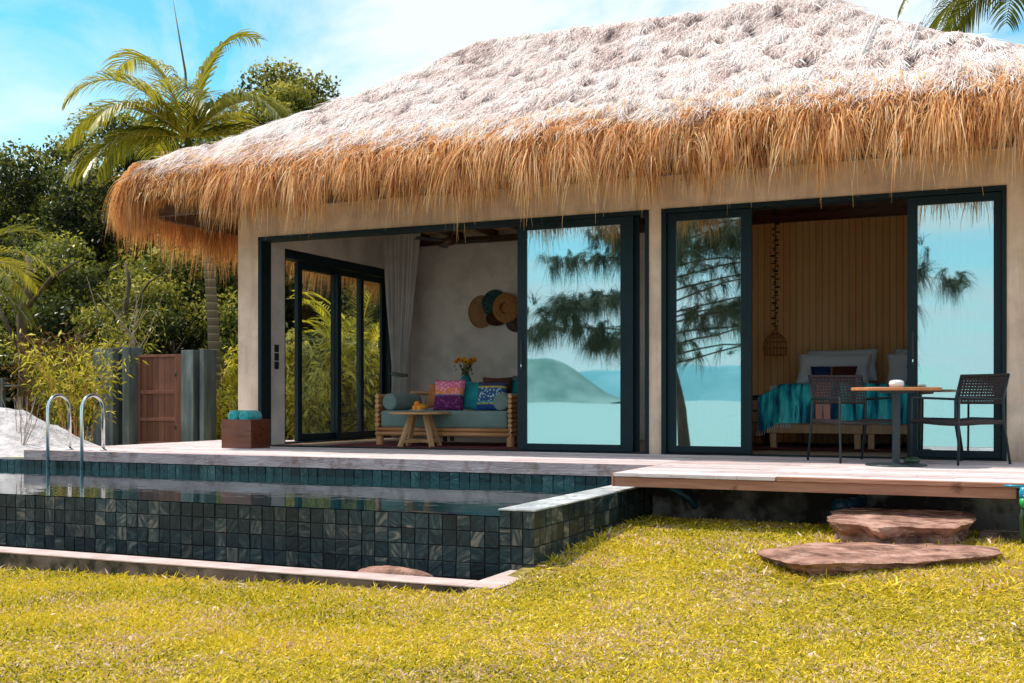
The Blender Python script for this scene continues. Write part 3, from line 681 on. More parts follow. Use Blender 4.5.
# inner faces of the rooms
g = G()
g.box(IL, -3.79, 16.585, 16.598, .001, 3.3); g.box(IL + .001, IL + .012, DY1, 16.58, .001, 3.3); g.box(IL + .001, IL + .012, FY + .222, DY0 - .002, .001, 3.3)
g.box(IL + .001, IL + .012, DY0, DY1, 2.683, 3.3)
vb(g, 'inner_wall', M['plaster_in'])
g = G(); g.box(-3.788, -3.646, FY + .222, 16.58, 0, 3.3); vb(g, 'partition_wall', M['plaster_in'])
g = G(); g.box(-3.64, WR - .205, 16.56, 16.596, .001, 3.3); g.box(-3.644, -3.62, FY + .23, 16.555, .001, 3.3); vb(g, 'board_panelling', M['panel'])
g = G(); g.box(-3.6, WR - .21, 16.535, 16.558, 3.14, 3.26); g.box(-3.6, WR - .21, 12.9, 16.53, 3.262, 3.29); vb(g, 'cornice', M['wood_box'])
g = G(); g.box(IL + .01, WR - .21, FY + .23, 16.58, 3.302, 3.36); vb(g, 'ceiling', M['soffit'])
g = G()
for x in np.arange(-8.9, -3.9, .62): g.box(x, x + .07, FY + .24, 16.57, 3.2, 3.3)
for y in (13.6, 15.0, 16.35): g.box(IL + .02, -3.8, y, y + .09, 3.1, 3.198)
vb(g, 'ceiling_beam', M['wood_dark'])
g = G(); boards(g, WL + .22, WR - .2, FY + .0, 16.6, -.004, .03, .14); g.box(WL, WR, FY, 16.7, -.2, -.04)
vb(g, 'floor', M['floor'])
g = G(); g.box(-9.092, -3.789, FY - .012, FY + .2, .0, .012); g.box(-3.645, -.114, FY - .012, FY + .2, .0, .012)
vb(g, 'door_track', M['frame'])
# door frames
for (a, b) in ((-9.092, -3.789), (-3.645, -.114)):
    g = G(); g.box(a, a + .055, FY - .015, FY + .20, .013, OH); g.box(b - .045, b, FY - .015, FY + .20, .013, OH); g.box(a + .055, b - .045, FY - .015, FY + .20, OH - .052, OH)
    vb(g, 'door_frame', M['frame'], bevel=.003)
g = G(); g.box(WL + .02, IL - .01, DY0, DY0 + .05, .0, 2.678); g.box(WL + .02, IL - .01, DY1 - .05, DY1, .0, 2.678); g.box(WL + .02, IL - .01, DY0 + .05, DY1 - .05, 2.56, 2.678); g.box(WL + .02, IL - .01, DY0 + .05, DY1 - .05, 0, .018)
vb(g, 'door_frame', M['frame'], bevel=.003)

def sliding(x0, x1, y, stile0, stile1, rail_t, rail_b, z1, glass, handle=None, axis='x', th=.045):
    """one sliding leaf: frame, pane, handle"""
    d = bpy.data.objects.new('sliding_door', None); COL.objects.link(d); d.parent = villa
    d.location = (x0 - villa.location.x, y - villa.location.y, 0) if axis == 'x' else (y - villa.location.x, x0 - villa.location.y, 0)
    if axis != 'x': d.rotation_euler = (0, 0, R(90))
    w = x1 - x0; z0 = .02; g = G()
    g.box(0, stile0, 0, th, z0, z1, .5); g.box(w - stile1, w, 0, th, z0, z1, .5)
    g.box(stile0, w - stile1, 0, th, z0, z0 + rail_b, .5); g.box(stile0, w - stile1, 0, th, z1 - rail_t, z1, .5)
    g.build('frame', M['frame'], d, bevel=.003)
    g = G(); g.box(stile0, w - stile1, th * .4, th * .55, z0 + rail_b, z1 - rail_t, .5); g.build('pane', glass, d)
    if handle is not None:
        g = G(); g.box(handle - .012, handle + .012, -.014, 0, .96, 1.30, .5); g.box(handle - .006, handle + .006, -.02, -.014, .99, 1.02, .5, 1)
        g.build('handle', [M['black'], M['steel']], d, bevel=.002)
    return d
ZT = OH - .055
sliding(-5.395, -3.975, FY - .008, .115, .15, .085, .075, ZT, M['glass'], .055)
sliding(-5.33, -3.935, FY + .075, .115, .13, .085, .075, ZT, M['glass'])
sliding(-3.588, -2.645, FY + .03, .10, .12, .085, .075, ZT, M['glass'])
sliding(-1.05, -.16, FY + .03, .10, .075, .085, .075, ZT, M['glass'], .055)
sx = IL - .10
for a, b, dx in ((13.52, 14.55, 0), (14.46, 15.20, .055), (15.14, 15.93, .0)):
    sliding(a, b, sx + dx, .10, .09, .09, .10, 2.55, M['glass_clear'], None, 'y')
sliding(13.58, 14.60, sx - .06, .10, .09, .09, .10, 2.55, M['glass_clear'], None, 'y')
g = G()
for k in range(3): g.box(IL + .012, IL + .024, 12.80, 12.89, 1.02 + k * .115, 1.12 + k * .115)
vb(g, 'light_switch', M['black'], bevel=.002)

# ---------------------------------------------------------------------- roof
EX0, EX1, EY0, EY1 = -10.5, 1.15, 11.1, 18.0
PROF = [(-.02, 3.12), (.02, 3.30), (.08, 3.42), (.19, 3.50), (.45, 3.72), (.8, 3.90), (1.34, 4.25), (2.15, 4.72), (2.89, 5.24), (3.25, 5.58), (3.6, 5.72)]
def prof(d):
    for (a, za), (b, zb) in zip(PROF, PROF[1:]):
        if d <= b: return za + (zb - za) * max(0, (d - a)) / (b - a)
    return PROF[-1][1]
def smin(vals, k=.16):
    m = min(vals); return m - k * math.log(sum(math.exp(-(v - m) / k) for v in vals)) 
def roof_z(x, y, rough=True):
    d = smin([y - EY0, EY1 - y, (x - EX0), (EX1 - x)], .10)
    z = prof(max(-.02, d))
    if rough:
        f = min(1, max(0, d * 4)) + .25
        pk = mnoise.noise(Vector((x * 2.9, y * 2.9, 12.3))); pk = mnoise.noise(Vector((x * 5.6, y * 4.4, 12.3))); n = -.055 * max(0, pk - .16) / .3
        n += mnoise.fractal(Vector((x * 1.5, y * 1.5, 3.3)), 1, 2, 5) * .025 + mnoise.noise(Vector((x * 4.5, y * 3.2, z * 2))) * .028 + abs(mnoise.noise(Vector((x * 9, y * 5, z * 4)))) * .03
        z += n * f
    return z
roof = bpy.data.objects.new('roof', None); COL.objects.link(roof); roof.parent = villa
loc(roof, villa)
g = G(); nu, nv = 330, 196
g.grid(lambda u, v: (EX0 + (EX1 - EX0) * u, EY0 + (EY1 - EY0) * v, roof_z(EX0 + (EX1 - EX0) * u, EY0 + (EY1 - EY0) * v)), nu, nv, .5)
th = G()
for fi, f in enumerate(g.f):
    cx = sum(g.v[i][0] for i in f) / 4; cy = sum(g.v[i][1] for i in f) / 4
    g.t[fi] = min(1, max(0, (min(cy - EY0, EY1 - cy, cx - EX0, EX1 - cx) - .14) / .16))
g.build('thatch_bed', M['thatch_base'], roof, smooth=True)
# underside
def under_z(x, y):
    d = min(y - EY0, EY1 - y, x - EX0, EX1 - x); return 3.06 + max(0, d) * .33 if d < 1.6 else 3.06 + 1.6 * .33
g = G(); g.grid(lambda u, v: (EX0 + .03 + (EX1 - EX0 - .06) * u, EY0 + .03 + (EY1 - EY0 - .06) * v, min(under_z(EX0 + .03 + (EX1 - EX0 - .06) * u, EY0 + .03 + (EY1 - EY0 - .06) * v), 3.50)), 60, 40, .5)
g.build('roof_lining', M['soffit'], roof)
g = G()
bx0, bx1, by0, by1 = EX0 + .36, EX1 - .36, EY0 + .36, EY1 - .36
g.box(bx0 - .05, bx0 + .03, by0, by1, 2.93, 3.08, .3); g.box(bx1 - .03, bx1 + .05, by0, by1, 2.93, 3.08, .3)
g.box(bx0, bx1, by0 - .04, by0 + .04, 2.93, 3.08, .3); g.box(bx0, bx1, by1 - .04, by1 + .04, 2.93, 3.08, .3)
g.build('eave_beam', M['beam'], roof, bevel=.004)
def rafter(p, q):
    g = G(); p, q = Vector(p), Vector(q); d = q - p
    Mx = Matrix.Translation(p) @ d.to_track_quat('X', 'Z').to_matrix().to_4x4()
    g.box(0, d.length, -.035, .035, -.05, .05, None, 0, Mx); g.build('rafter', M['beam'], roof, bevel=.003)
for y in (12.36, 13.6, 14.8, 16.0, 16.9): rafter((bx0, y, 3.11), (WL + .05, y, 3.33))
rafter((bx0, by0, 3.12), (WL + .02, FY + .02, 3.36))
for x in np.arange(-8.6, .6, 1.35): rafter((x, by0, 3.11), (x, FY + .02, 3.33))
# straw laid down the slopes
def slope_straw(n, lo, hi, w):
    x = RNG.uniform(EX0 + .02, EX1 - .02, n); y = RNG.uniform(EY0 + .02, EY0 + 3.75, n)
    k = n // 6; y[:k] = RNG.uniform(EY0 + .02, EY1 - .02, k)
    ds = np.stack([y - EY0, EY1 - y, x - EX0, EX1 - x], 1)
    edge = .19 + .10 * np.array([mnoise.noise(Vector((float(a) * 1.7, float(b) * 1.7, 2.1))) for a, b in zip(x, y)]) + RNG.normal(size=n) * .03
    kk = ds.min(1) > edge; x, y, ds = x[kk], y[kk], ds[kk]; n = len(x); side = ds.argmin(1)
    out = np.array([[0, -1, 0], [0, 1, 0], [-1, 0, 0], [1, 0, 0]], float)[side]
    z = np.array([roof_z(float(a), float(b)) for a, b in zip(x, y)])
    c = np.stack([x, y, z], 1)
    cl = np.array([mnoise.noise(Vector((float(a) * 2.6, float(b) * 2.6, 9.1))) for a, b in zip(x, y)])
    pk = np.array([max(0, mnoise.noise(Vector((float(a) * 5.6, float(b) * 4.4, 12.3))) - .14) for a, b in zip(x, y)])  # darker straw in the roof dents, their shade put into the tint
    cl2 = np.array([mnoise.fractal(Vector((float(a) * 2.2, float(b) * 3.4, 29.1)), 1, 2, 4) for a, b in zip(x, y)])
    tang = np.stack([-out[:, 1], out[:, 0], out[:, 2]], 1)
    sl = .66; nr = unit(out * sl + np.array([0, 0, 1.]))
    d = out + np.array([0, 0, -1.]) * sl + tang * (cl * .45 + RNG.normal(size=n) * .30)[:, None]
    d[:, 2] += np.abs(RNG.normal(size=n)) * .18 + .06
    streak = np.array([mnoise.noise(Vector((float(a) * 9, float(b) * 1.6, 2.2))) for a, b in zip(np.where(side < 2, x, y), np.where(side < 2, y, x))])
    t = np.clip(.70 + cl2 * .38 + streak * .30 - pk * 2.0 + RNG.normal(size=n) * .20, 0, 1)
    return strands(c - d * .02, d, RNG.uniform(lo, hi, n), w * RNG.uniform(.5, 1.4, n), .35, 3, t, .05, nr, .45)
V, Q, T = slope_straw(150000, .10, .36, .0064)
quads_mesh('thatch', V, Q, T, M['thatch'], roof)
# hanging fringe round the eaves
def fringe(n, a, b, out, dlo, dhi, l0, l1, w, dz=0, spread=.2, down=.0, flare=(.15, .6), low=0.0, tb=.5):
    """straw tufts bound at the eave: every tuft has its own lean, length and colour"""
    a = np.array(a, float); b = np.array(b, float); out = np.array(out, float)
    along = (b - a) / np.linalg.norm(b - a); Lr = np.linalg.norm(b - a)
    nt_ = max(1, int(Lr * (60 if l1 < .5 else 28))); tu = RNG.random(nt_); td = RNG.uniform(dlo, dhi, nt_); tl = RNG.normal(size=nt_) * .34; tf = RNG.uniform(*flare, nt_)
    tlen = RNG.uniform(l0, l1, nt_); tt = RNG.normal(size=nt_) * .24
    i = RNG.integers(0, nt_, n)
    u = tu[i] * Lr + RNG.normal(size=n) * .045; din = np.clip(td[i] + RNG.normal(size=n) * .02, -.02, None)
    u = np.clip(u, 0, Lr)
    q = a + along * u[:, None] - out * din[:, None]
    q[:, 2] = np.array([prof(max(-.02, float(t))) for t in din]) + dz - RNG.uniform(0, .10 + low, n)
    d = out * ((tf[i] * (.5 if out[0] < -.5 else 1) + RNG.normal(size=n) * .08) * (1 - down))[:, None] + np.array([0, 0, -1.]) * (.32 + down) + along * (tl[i] + RNG.normal(size=n) * spread)[:, None]
    wave = np.array([mnoise.noise(Vector((float(t) * 1.6, 3, 5.5))) for t in u])
    ln = tlen[i] * (1 + .25 * wave) * RNG.uniform(.72, 1.12, n)
    if out[1] < -.5: ln = ln * np.interp(q[:, 0], [-10.4, -9.7, -9.2, -8.7], [.55, .42, .55, 1.0])
    t = np.clip(tb + tt[i] + RNG.normal(size=n) * .28, 0, 1)
    return strands(q, d, ln, w * RNG.uniform(.6, 1.5, n), 3.0, 5, t, .07, out + np.array([-.35, 0, .5]), .75)
def corner(n, cx, cy, a0, a1, l0, l1, w):
    an = RNG.uniform(a0, a1, n); out = np.stack([np.cos(an), np.sin(an), np.zeros(n)], 1)
    din = RNG.uniform(0, .55, n); rr = .30
    q = np.array([cx, cy, 0.]) + out * (rr - .10 - din * .6)[:, None]
    q[:, 2] = [roof_z(float(a), float(b), False) for a, b in q[:, :2]]
    q[:, 2] -= RNG.uniform(0, .1, n)
    d = out * .25 + np.array([0, 0, -.5]) + RNG.normal(size=(n, 3)) * .18
    t = np.clip(.5 + RNG.normal(size=n) * .24, 0, 1)
    return strands(q, d, RNG.uniform(l0, l1, n), w * RNG.uniform(.6, 1.5, n), 3.4, 5, t, .06, out + np.array([-.3, 0, .5]), .75)
F = []
for (a, b, o, k, m) in (((EX0 + .30, EY0, 0), (EX1 + .05, EY0, 0), (0, -1, 0), 1.0, .78), ((EX0 + .07, EY0 + .12, 0), (EX0 + .07, EY1 - .1, 0), (-1, 0, 0), .62, 1.05),
                     ((EX1, EY0 + .1, 0), (EX1, EY1 - .1, 0), (1, 0, 0), .4, 1), ((EX0 + .1, EY1, 0), (EX1 - .1, EY1, 0), (0, 1, 0), .6, 1)):
    F.append(fringe(int(9000 * k), a, b, o, .02, .30, .44 * m, .82 * m, .0090, spread=.14))
    F.append(fringe(int(11000 * k), a, b, o, .05, .34, .38 * m, .72 * m, .0090, dz=-.05, spread=.22, low=.25, down=.3, tb=.42))
    F.append(fringe(int(2600 * k), a, b, o, .0, .30, .66 * m, .98 * m, .0075, down=.2, spread=.10, tb=.66))
    F.append(fringe(int(22000 * k), a, b, o, .0, .27, .16, .34, .0095, dz=.03, spread=.75, flare=(.3, 1.0), tb=.6))
for (a, b, o, k) in (((EX0 + .5, EY0, 0), (EX1 - .4, EY0, 0), (0, -1, 0), 1.0), ((EX0, EY0 + .5, 0), (EX0, EY1 - .5, 0), (-1, 0, 0), .6)):
    F.append(fringe(int(1800 * k), a, b, o, .22, .50, .10, .24, .0075, dz=.07, spread=.6, flare=(.8, 1.4), tb=.85))
F.append(corner(5500, EX0 + .36, EY0 + .30, R(180), R(262), .42, .80, .009))
F.append(corner(5000, EX1 - .28, EY0 + .28, R(270), R(360), .4, .72, .008))
F.append(corner(3000, EX0 + .28, EY1 - .28, R(90), R(180), .5, .9, .008))
V, Q, T = merge(F)
quads_mesh('eave_fringe', V, Q, T, M['fringe'], roof)
for p, q in (((-1.468, 12.2), (-1.462, 13.5)), ((-1.01, 12.2), (-.985, 13.4))):
    g = G(); pts = [(p[0] + (q[0] - p[0]) * t, p[1] + (q[1] - p[1]) * t, roof_z(p[0] + (q[0] - p[0]) * t, p[1] + (q[1] - p[1]) * t, False) + .07) for t in (0, .25, .5, .75, 1)]
    g.tube(pts, .014, 8); g.build('bamboo_batten', M['curtain'], roof, smooth=True)
# ------------------------------------------------- the living room
def cushion(name, w, h, t, mat, label, cat, loc_, rot, group=None, puff=1.0, parent=None):
    """stuffed pillow standing in its own xz plane, thickness along y"""
    n = 18; vs = []; fs = []
    for sgn in (-1, 1):
        b = len(vs)
        for j in range(n + 1):
            for i in range(n + 1):
                u = i / n * 2 - 1; v = j / n * 2 - 1
                k = max(0, (1 - u ** 4)) * max(0, (1 - v ** 4))
                pin = 1 - .07 * (1 - abs(u)) * (abs(v) ** 3) - .0
                pin2 = 1 - .07 * (1 - abs(v)) * (abs(u) ** 3)
                wr = .02 * t * math.sin(u * 9 + v * 5) * k
                vs.append((u * w / 2 * pin2, sgn * (t / 2 * (k ** .42) + wr * puff + .002), v * h / 2 * pin))
        for j in range(n):
            for i in range(n):
                q = (b + j * (n + 1) + i, b + j * (n + 1) + i + 1, b + (j + 1) * (n + 1) + i + 1, b + (j + 1) * (n + 1) + i)
                fs.append(q if sgn < 0 else tuple(reversed(q)))
    ed = [i for i in range(n + 1)] + [(j) * (n + 1) + n for j in range(1, n + 1)] + [n * (n + 1) + i for i in range(n - 1, -1, -1)] + [j * (n + 1) for j in range(n - 1, 0, -1)]
    B = (n + 1) ** 2
    for k in range(len(ed)):
        a, c = ed[k], ed[(k + 1) % len(ed)]; fs.append((c, a, a + B, c + B))
    g = G(); g.add(vs, fs, .5); o = g.build(name, mat, parent, smooth=True, loc=loc_, rot=rot)
    if label: tag(o, label, cat, group)
    return o

sofa = thing('daybed', 'bamboo framed daybed with sage green mattress against the grey wall', 'daybed', (-6.86, 13.72, 0))
SX = .97
for s in (-1, 1):
    g = G()
    for k in range(9):
        z = .155 + k * .062
        g.tube([(s * SX, -.52, z), (s * SX, .42, z)], .031, 12)
    g.build('armrest', M['bamboo'], sofa, smooth=False, bevel=.003)
    for y in (-.46, .36):
        g = G(); g.tube([(s * (SX - .012), y, 0), (s * (SX - .012), y, .14)], .052, 14); g.build('leg', M['bamboo'], sofa, smooth=False)
g = G(); g.tube([(-SX, -.50, .215), (SX, -.50, .215)], .026, 12); g.tube([(-SX, -.50, .158), (SX, -.50, .158)], .030, 12)
g.tube([(-SX, .40, .215), (SX, .40, .215)], .03, 12); g.build('rail', M['bamboo'], sofa, smooth=True)
g = G(); g.box(-SX + .03, SX - .03, -.47, .40, .19, .232); g.build('slat_base', M['wood_light'], sofa)
g = G(); g.box(-SX + .045, SX - .045, -.505, .38, .238, .462, .5); g.build('mattress', M['sage'], sofa, bevel=.035)
g = G(); g.tube([(-SX, .42, .70), (SX, .42, .70)], .03, 12)
for k in range(14): g.tube([(-SX + .1 + k * (2 * SX - .2) / 13, .42, .2), (-SX + .1 + k * (2 * SX - .2) / 13, .42, .70)], .014, 8)
g.build('back_frame', M['bamboo'], sofa, smooth=True)
g = G(); g.box(SX + .045, SX + .10, -.36, -.30, 0, .60); g.build('side_panel', M['wood_light'], sofa, bevel=.004)
def bolster(x, label, L0=-.50, L1=.22):
    g = G(); r = .112
    prof_ = [(0, 0), (r * .82, .0), (r * .96, .008), (r, .03), (r, L1 - L0 - .03), (r * .96, L1 - L0 - .008), (r * .8, L1 - L0), (0, L1 - L0)]
    Mx = Matrix.Rotation(R(-90), 4, 'X'); g.lathe(prof_, (0, 0, 0), 28, .5, 0, Mx)
    o = g.build('bolster', M['sage'], None, smooth=True, loc=(-6.8 + x, 13.75 + L0 + .0, .578)); tag(o, label, 'bolster', 'bolsters on the daybed')
bolster(-.87, 'sage green bolster at the left end of the daybed, beside the fruit plate')
bolster(.74, 'sage green bolster at the right end of the daybed, beside the blue patterned cushion', -.46, .22)
P1 = pattern('pink_orange_cushion', ('Z', -.2, .2), [(0, (.12, .01, .09)), (.47, (.02, .22, .32)), (.51, (.88, .24, .10)), (.74, (.80, .17, .30)), (.95, (.65, .13, .22))],
             [(0, (.30, .05, .20)), (.5, (.95, .42, .60))], 26)
P2 = pattern('blue_white_cushion', ('Z', -.2, .2), [(0, (.01, .05, .22)), (.22, (.45, .42, .06)), (.27, (.10, .35, .40)), (.33, (.03, .10, .22)), (.78, (.55, .45, .05)), (.83, (.03, .06, .14))],
             [(0, (.02, .07, .25)), (.33, (.55, .66, .68)), (.78, (.5, .4, .1)), (.83, (.1, .02, .02))], 30)
cg = 'cushions on the daybed'
cushion('cushion', .44, .44, .14, P1, 'pink, orange and purple patterned square cushion leaning on the daybed', 'cushion', (-6.96, 13.62, .66), (R(-12), 0, R(4)), cg)
cushion('cushion', .36, .40, .12, M['tealfab'], 'plain teal cushion between the orange and the blue patterned cushions', 'cushion', (-6.68, 13.78, .655), (R(-10), R(6), 0), cg)
cushion('cushion', .43, .40, .14, P2, 'navy and white zigzag cushion with yellow bands on the daybed', 'cushion', (-6.36, 13.68, .645), (R(-10), 0, R(-3)), cg)
cushion('cushion', .44, .42, .12, M['brownfab'], 'dark brown cushion peeking out behind the zigzag cushion', 'cushion', (-6.38, 13.88, .70), (R(-8), 0, 0), cg)
cushion('cushion', .34, .36, .10, M['tealfab'], 'teal cushion behind the right bolster of the daybed', 'cushion', (-6.16, 13.97, .70), (R(-8), 0, 0), cg)
cushion('cushion', .44, .42, .14, M['greyfab'], 'grey cushion at the far right corner of the daybed', 'cushion', (-6.02, 14.06, .72), (R(-6), 0, 0), cg)
cushion('cushion', .30, .34, .10, M['orangefab'], 'small plain orange cushion behind the left bolster', 'cushion', (-7.34, 14.02, .66), (R(-6), 0, 0), cg)

ct = thing('coffee_table', 'round wooden coffee table with splayed legs in front of the daybed', 'table', (-7.03, 12.93, 0), R(14))
g = G(); g.lathe([(0, .418), (.36, .418), (.395, .424), (.395, .444), (.388, .45), (0, .45)], n=40, tint=.4); g.build('tabletop', M['wood_light'], ct, smooth=False)
for k in range(4):
    a = R(45 + 90 * k); g = G()
    p0 = Vector((math.cos(a) * .30, math.sin(a) * .30, 0)); p1 = Vector((math.cos(a) * .13, math.sin(a) * .13, .417)); d = p1 - p0
    Mx = Matrix.Translation(p0) @ Matrix.Rotation(a, 4, 'Z') @ Matrix.Rotation(math.atan2(-(.17), .417), 4, 'Y')
    g.box(-.022, .022, -.03, .03, .008, d.length - .002, None, 0, Mx); g.build('leg', M['wood_light'], ct, bevel=.003)
for k in range(2):
    g = G(); Mx = Matrix.Rotation(R(45 + 90 * k), 4, 'Z'); g.box(-.255, .255, -.02, .02, .055 + k * .004, .095 + k * .004, None, 0, Mx); g.build('stretcher', M['wood_light'], ct, bevel=.002)
fp = thing('fruit_plate', 'white plate heaped with oranges and bananas on the coffee table', 'plate', (-7.02, 12.88, .452))
g = G(); g.lathe([(0, 0), (.06, 0), (.07, .008), (.12, .025), (.123, .028), (.07, .014), (0, .010)], n=28, tint=.5); g.build('plate', M['white'], fp, smooth=True)
for (x, y, z) in ((-.045, -.02, .05), (.03, -.04, .05), (-.05, .04, .05), (-.02, -.01, .10)):
    g = G(); g.ball((x, y, z), .038, 12, .5); g.build('orange', M['fruit'], fp, smooth=True)
for k in range(3):
    g = G(); g.tube([(-.0, -.03 + k * .03, .09), (.04, -.04 + k * .03, .075 + k * .01), (.085, -.03 + k * .03, .06), (.11, -.01 + k * .03, .075)], [.006, .016, .016, .005], 8); g.build('banana', M['petal'], fp, smooth=True)

cs = thing('console_table', 'narrow wooden console table behind the daybed under the flower vase', 'table', (-7.05, 14.75, 0))
g = G(); g.box(-.55, .55, -.15, .15, .76, .80); g.build('tabletop', M['wood_dark'], cs, bevel=.004)
for s in (-1, 1):
    for t in (-1, 1):
        g = G(); g.box(s * .5 - .025, s * .5 + .025, t * .11 - .02, t * .11 + .02, 0, .757); g.build('leg', M['wood_dark'], cs)
vz = thing('flower_vase', 'small teal vase of orange flowers standing behind the daybed', 'vase', (-7.27, 14.75, .802))
g = G(); g.lathe([(0, 0), (.05, 0), (.075, .04), (.08, .09), (.055, .14), (.06, .155), (.052, .15), (.045, .13), (0, .12)], n=24, tint=.5); g.build('pot', M['tealfab'], vz, smooth=True)
g = G(); P = []
for k in range(9):
    a = R(40 * k + 10); r = .05 + .11 * ((k * 37) % 10) / 10
    tip = (math.cos(a) * r * 1.1, math.sin(a) * r * .7, .34 + .05 * ((k * 53) % 7) / 7)
    g.tube([(0, 0, .1), (tip[0] * .5, tip[1] * .5, .24), tip], .004, 5, .3); P.append((tip, a))
g.build('stem', M['leaf_mid'], vz)
for (tip, a) in P:
    g = G(); c = Vector(tip)
    nrm = Vector((math.cos(a) * .35, -.75, .5)).normalized(); q = nrm.to_track_quat('Z', 'Y').to_matrix()
    for ring in range(2):
        for k in range(12):
            an = R(30 * k + 15 * ring); u = q @ Vector((math.cos(an), math.sin(an), .15 + .35 * ring)).normalized(); w = q @ Vector((-math.sin(an), math.cos(an), 0))
            g.add([c, c + u * .03 + w * .012, c + u * .055, c + u * .03 - w * .012], [(0, 1, 2, 3)], .5, 0)
    g.ball(c + nrm * .006, .016, 8, .5, 1)
    g.build('flower', [M['petal'], M['brownfab']], vz)
c = RNG.normal(size=(70, 3)) * np.array([.055, .04, .05]) + np.array([0, 0, .24])
V, Q, T = leaves(c, .07, RNG.random(70), .4); quads_mesh('foliage', V, Q, T, M['leaf_mid'], vz)

# curtain, drawn and tied
def curtain_fn(u, v):
    z = 3.19 - v * 3.1
    if z > 1.0: w = .24 + (.66 - .24) * ((z - 1.0) / 2.19) ** .75; cx = -8.86 + .04 * (z - 1) / 2.2
    else: w = .24 + .16 * ((1.0 - z) / .95) ** .8; cx = -8.86
    x = cx + (u - .5) * w; y = 15.62 + .045 * math.sin(u * 2 * math.pi * 8 + .6 * math.sin(z * 2)) * min(1, w / .35) + .02 * math.sin(u * 17 + z)
    return (x, y, z)
cu = thing('curtain', 'pale grey linen curtain tied back in the living room corner', 'curtain', (-8.9, 15.62, 0))
g = G(); g.grid(curtain_fn, 130, 50, .5); o = g.build('drape', M['curtain'], cu, smooth=True); loc(o, cu)
g = G()
pts = [(-8.86 + .125 * math.cos(a), 15.62 + .06 * math.sin(a), 1.0 - .015 * math.cos(a)) for a in [2 * math.pi * k / 24 for k in range(25)]]
g.tube(pts, .028, 8, .5, cap=False); o = g.build('tie_band', M['greyfab'], cu, smooth=True); loc(o, cu)
g = G(); g.tube([(-9.15, 15.62, 3.2), (-8.2, 15.62, 3.2)], .012, 8); o = g.build('rod', M['black'], cu); loc(o, cu)

fan = thing('ceiling_fan', 'dark three bladed ceiling fan under the living room ceiling', 'fan', (-7.35, 14.4, 3.18))
g = G(); g.tube([(0, 0, 0.02), (0, 0, -.28)], .014, 10); g.build('rod', M['black'], fan)
g = G(); g.lathe([(0, -.27), (.05, -.28), (.09, -.31), (.09, -.36), (.05, -.39), (0, -.40)], n=20, tint=.5); g.build('motor', M['wood_dark'], fan, smooth=True)
for a in (8, 128, 248):
    g = G(); Mx = Matrix.Rotation(R(a), 4, 'Z') @ Matrix.Translation((0, 0, -.34)) @ Matrix.Rotation(R(12), 4, 'X')
    g.box(.07, .18, -.015, .015, -.004, .004, .5, 0, Mx)
    vs = [Mx @ Vector(p) for p in ((.16, -.04, .004), (.58, -.075, .004), (.62, .02, .004), (.56, .06, .004), (.16, .045, .004), (.16, -.04, -.006), (.58, -.075, -.006), (.62, .02, -.006), (.56, .06, -.006), (.16, .045, -.006))]
    g.add(vs, [(0, 1, 2, 3, 4), (9, 8, 7, 6, 5)] + [(i, i + 5, (i + 1) % 5 + 5, (i + 1) % 5) for i in range(5)], .5)
    g.build('blade', M['black'], fan)

def wall_basket(x, z, r, mat, label, hollow=0, dy=0, sq=1.0, rim=.02):
    g = G(); pr = []
    n = 14
    for i in range(n + 1):
        rr = r * i / n
        pr.append((max(.001, rr), (.055 * (1 - (rr / r)) if not hollow else (.0 if rr < r * hollow else .07 * (1 - ((rr - r * hollow) / (r * (1 - hollow))) ** 2 * .6))) + .006 * math.sin(i * 3.1)))
    Mx = Matrix.Rotation(R(90), 4, 'X') @ Matrix.Diagonal((1, sq, 1, 1))
    g.lathe(pr, (0, 0, 0), 32, .5, 0, Mx)
    pts = [(r * math.cos(a), -.01, r * sq * math.sin(a)) for a in [2 * math.pi * k / 32 for k in range(33)]]
    g.tube(pts, rim * .6, 6, .5, cap=False)
    if not hollow:
        for k in range(16):
            a = 2 * math.pi * k / 16; g.tube([(.02 * math.cos(a), -.055, .02 * sq * math.sin(a)), (r * math.cos(a), -.012, r * sq * math.sin(a))], .005, 4, .5)
    o = g.build('wall_basket', mat, None, smooth=False, loc=(x, 16.575 - dy, z)); tag(o, label, 'basket', 'woven baskets on the grey wall')
wall_basket(-7.892, 2.016, 0.221, M['rattan_pale'], 'pale oval woven tray, leftmost on the grey wall', 0, 0, 1.15)
wall_basket(-7.644, 2.134, 0.211, M['weave_teal'], 'dark teal round tray at the top of the wall basket cluster', 0, .03)
wall_basket(-7.598, 1.897, 0.180, M['brownfab'], 'dark brown oval basket at the bottom centre of the wall cluster', 0, .05, .6)
wall_basket(-7.414, 2.055, 0.225, M['rattan'], 'orange brown bowl shaped basket in front of the wall cluster', .42, .09)
wall_basket(-7.257, 1.818, 0.180, M['weave_dark'], 'dark purple woven tray, lowest right of the wall cluster', 0, .02, .75)
wall_basket(-7.128, 2.020, 0.180, M['weave_dark'], 'dark tray half hidden by the glass door, right end of the wall cluster', 0, .015)
g = G(); g.grid(lambda u, v: (-8.35 + 2.9 * u, 12.62 + 1.9 * v, .008 + .001 * math.sin(u * 40)), 20, 8, .5)
tag(g.build('rug', M['rug']), 'dark red patterned rug under the daybed and coffee table', 'rug')

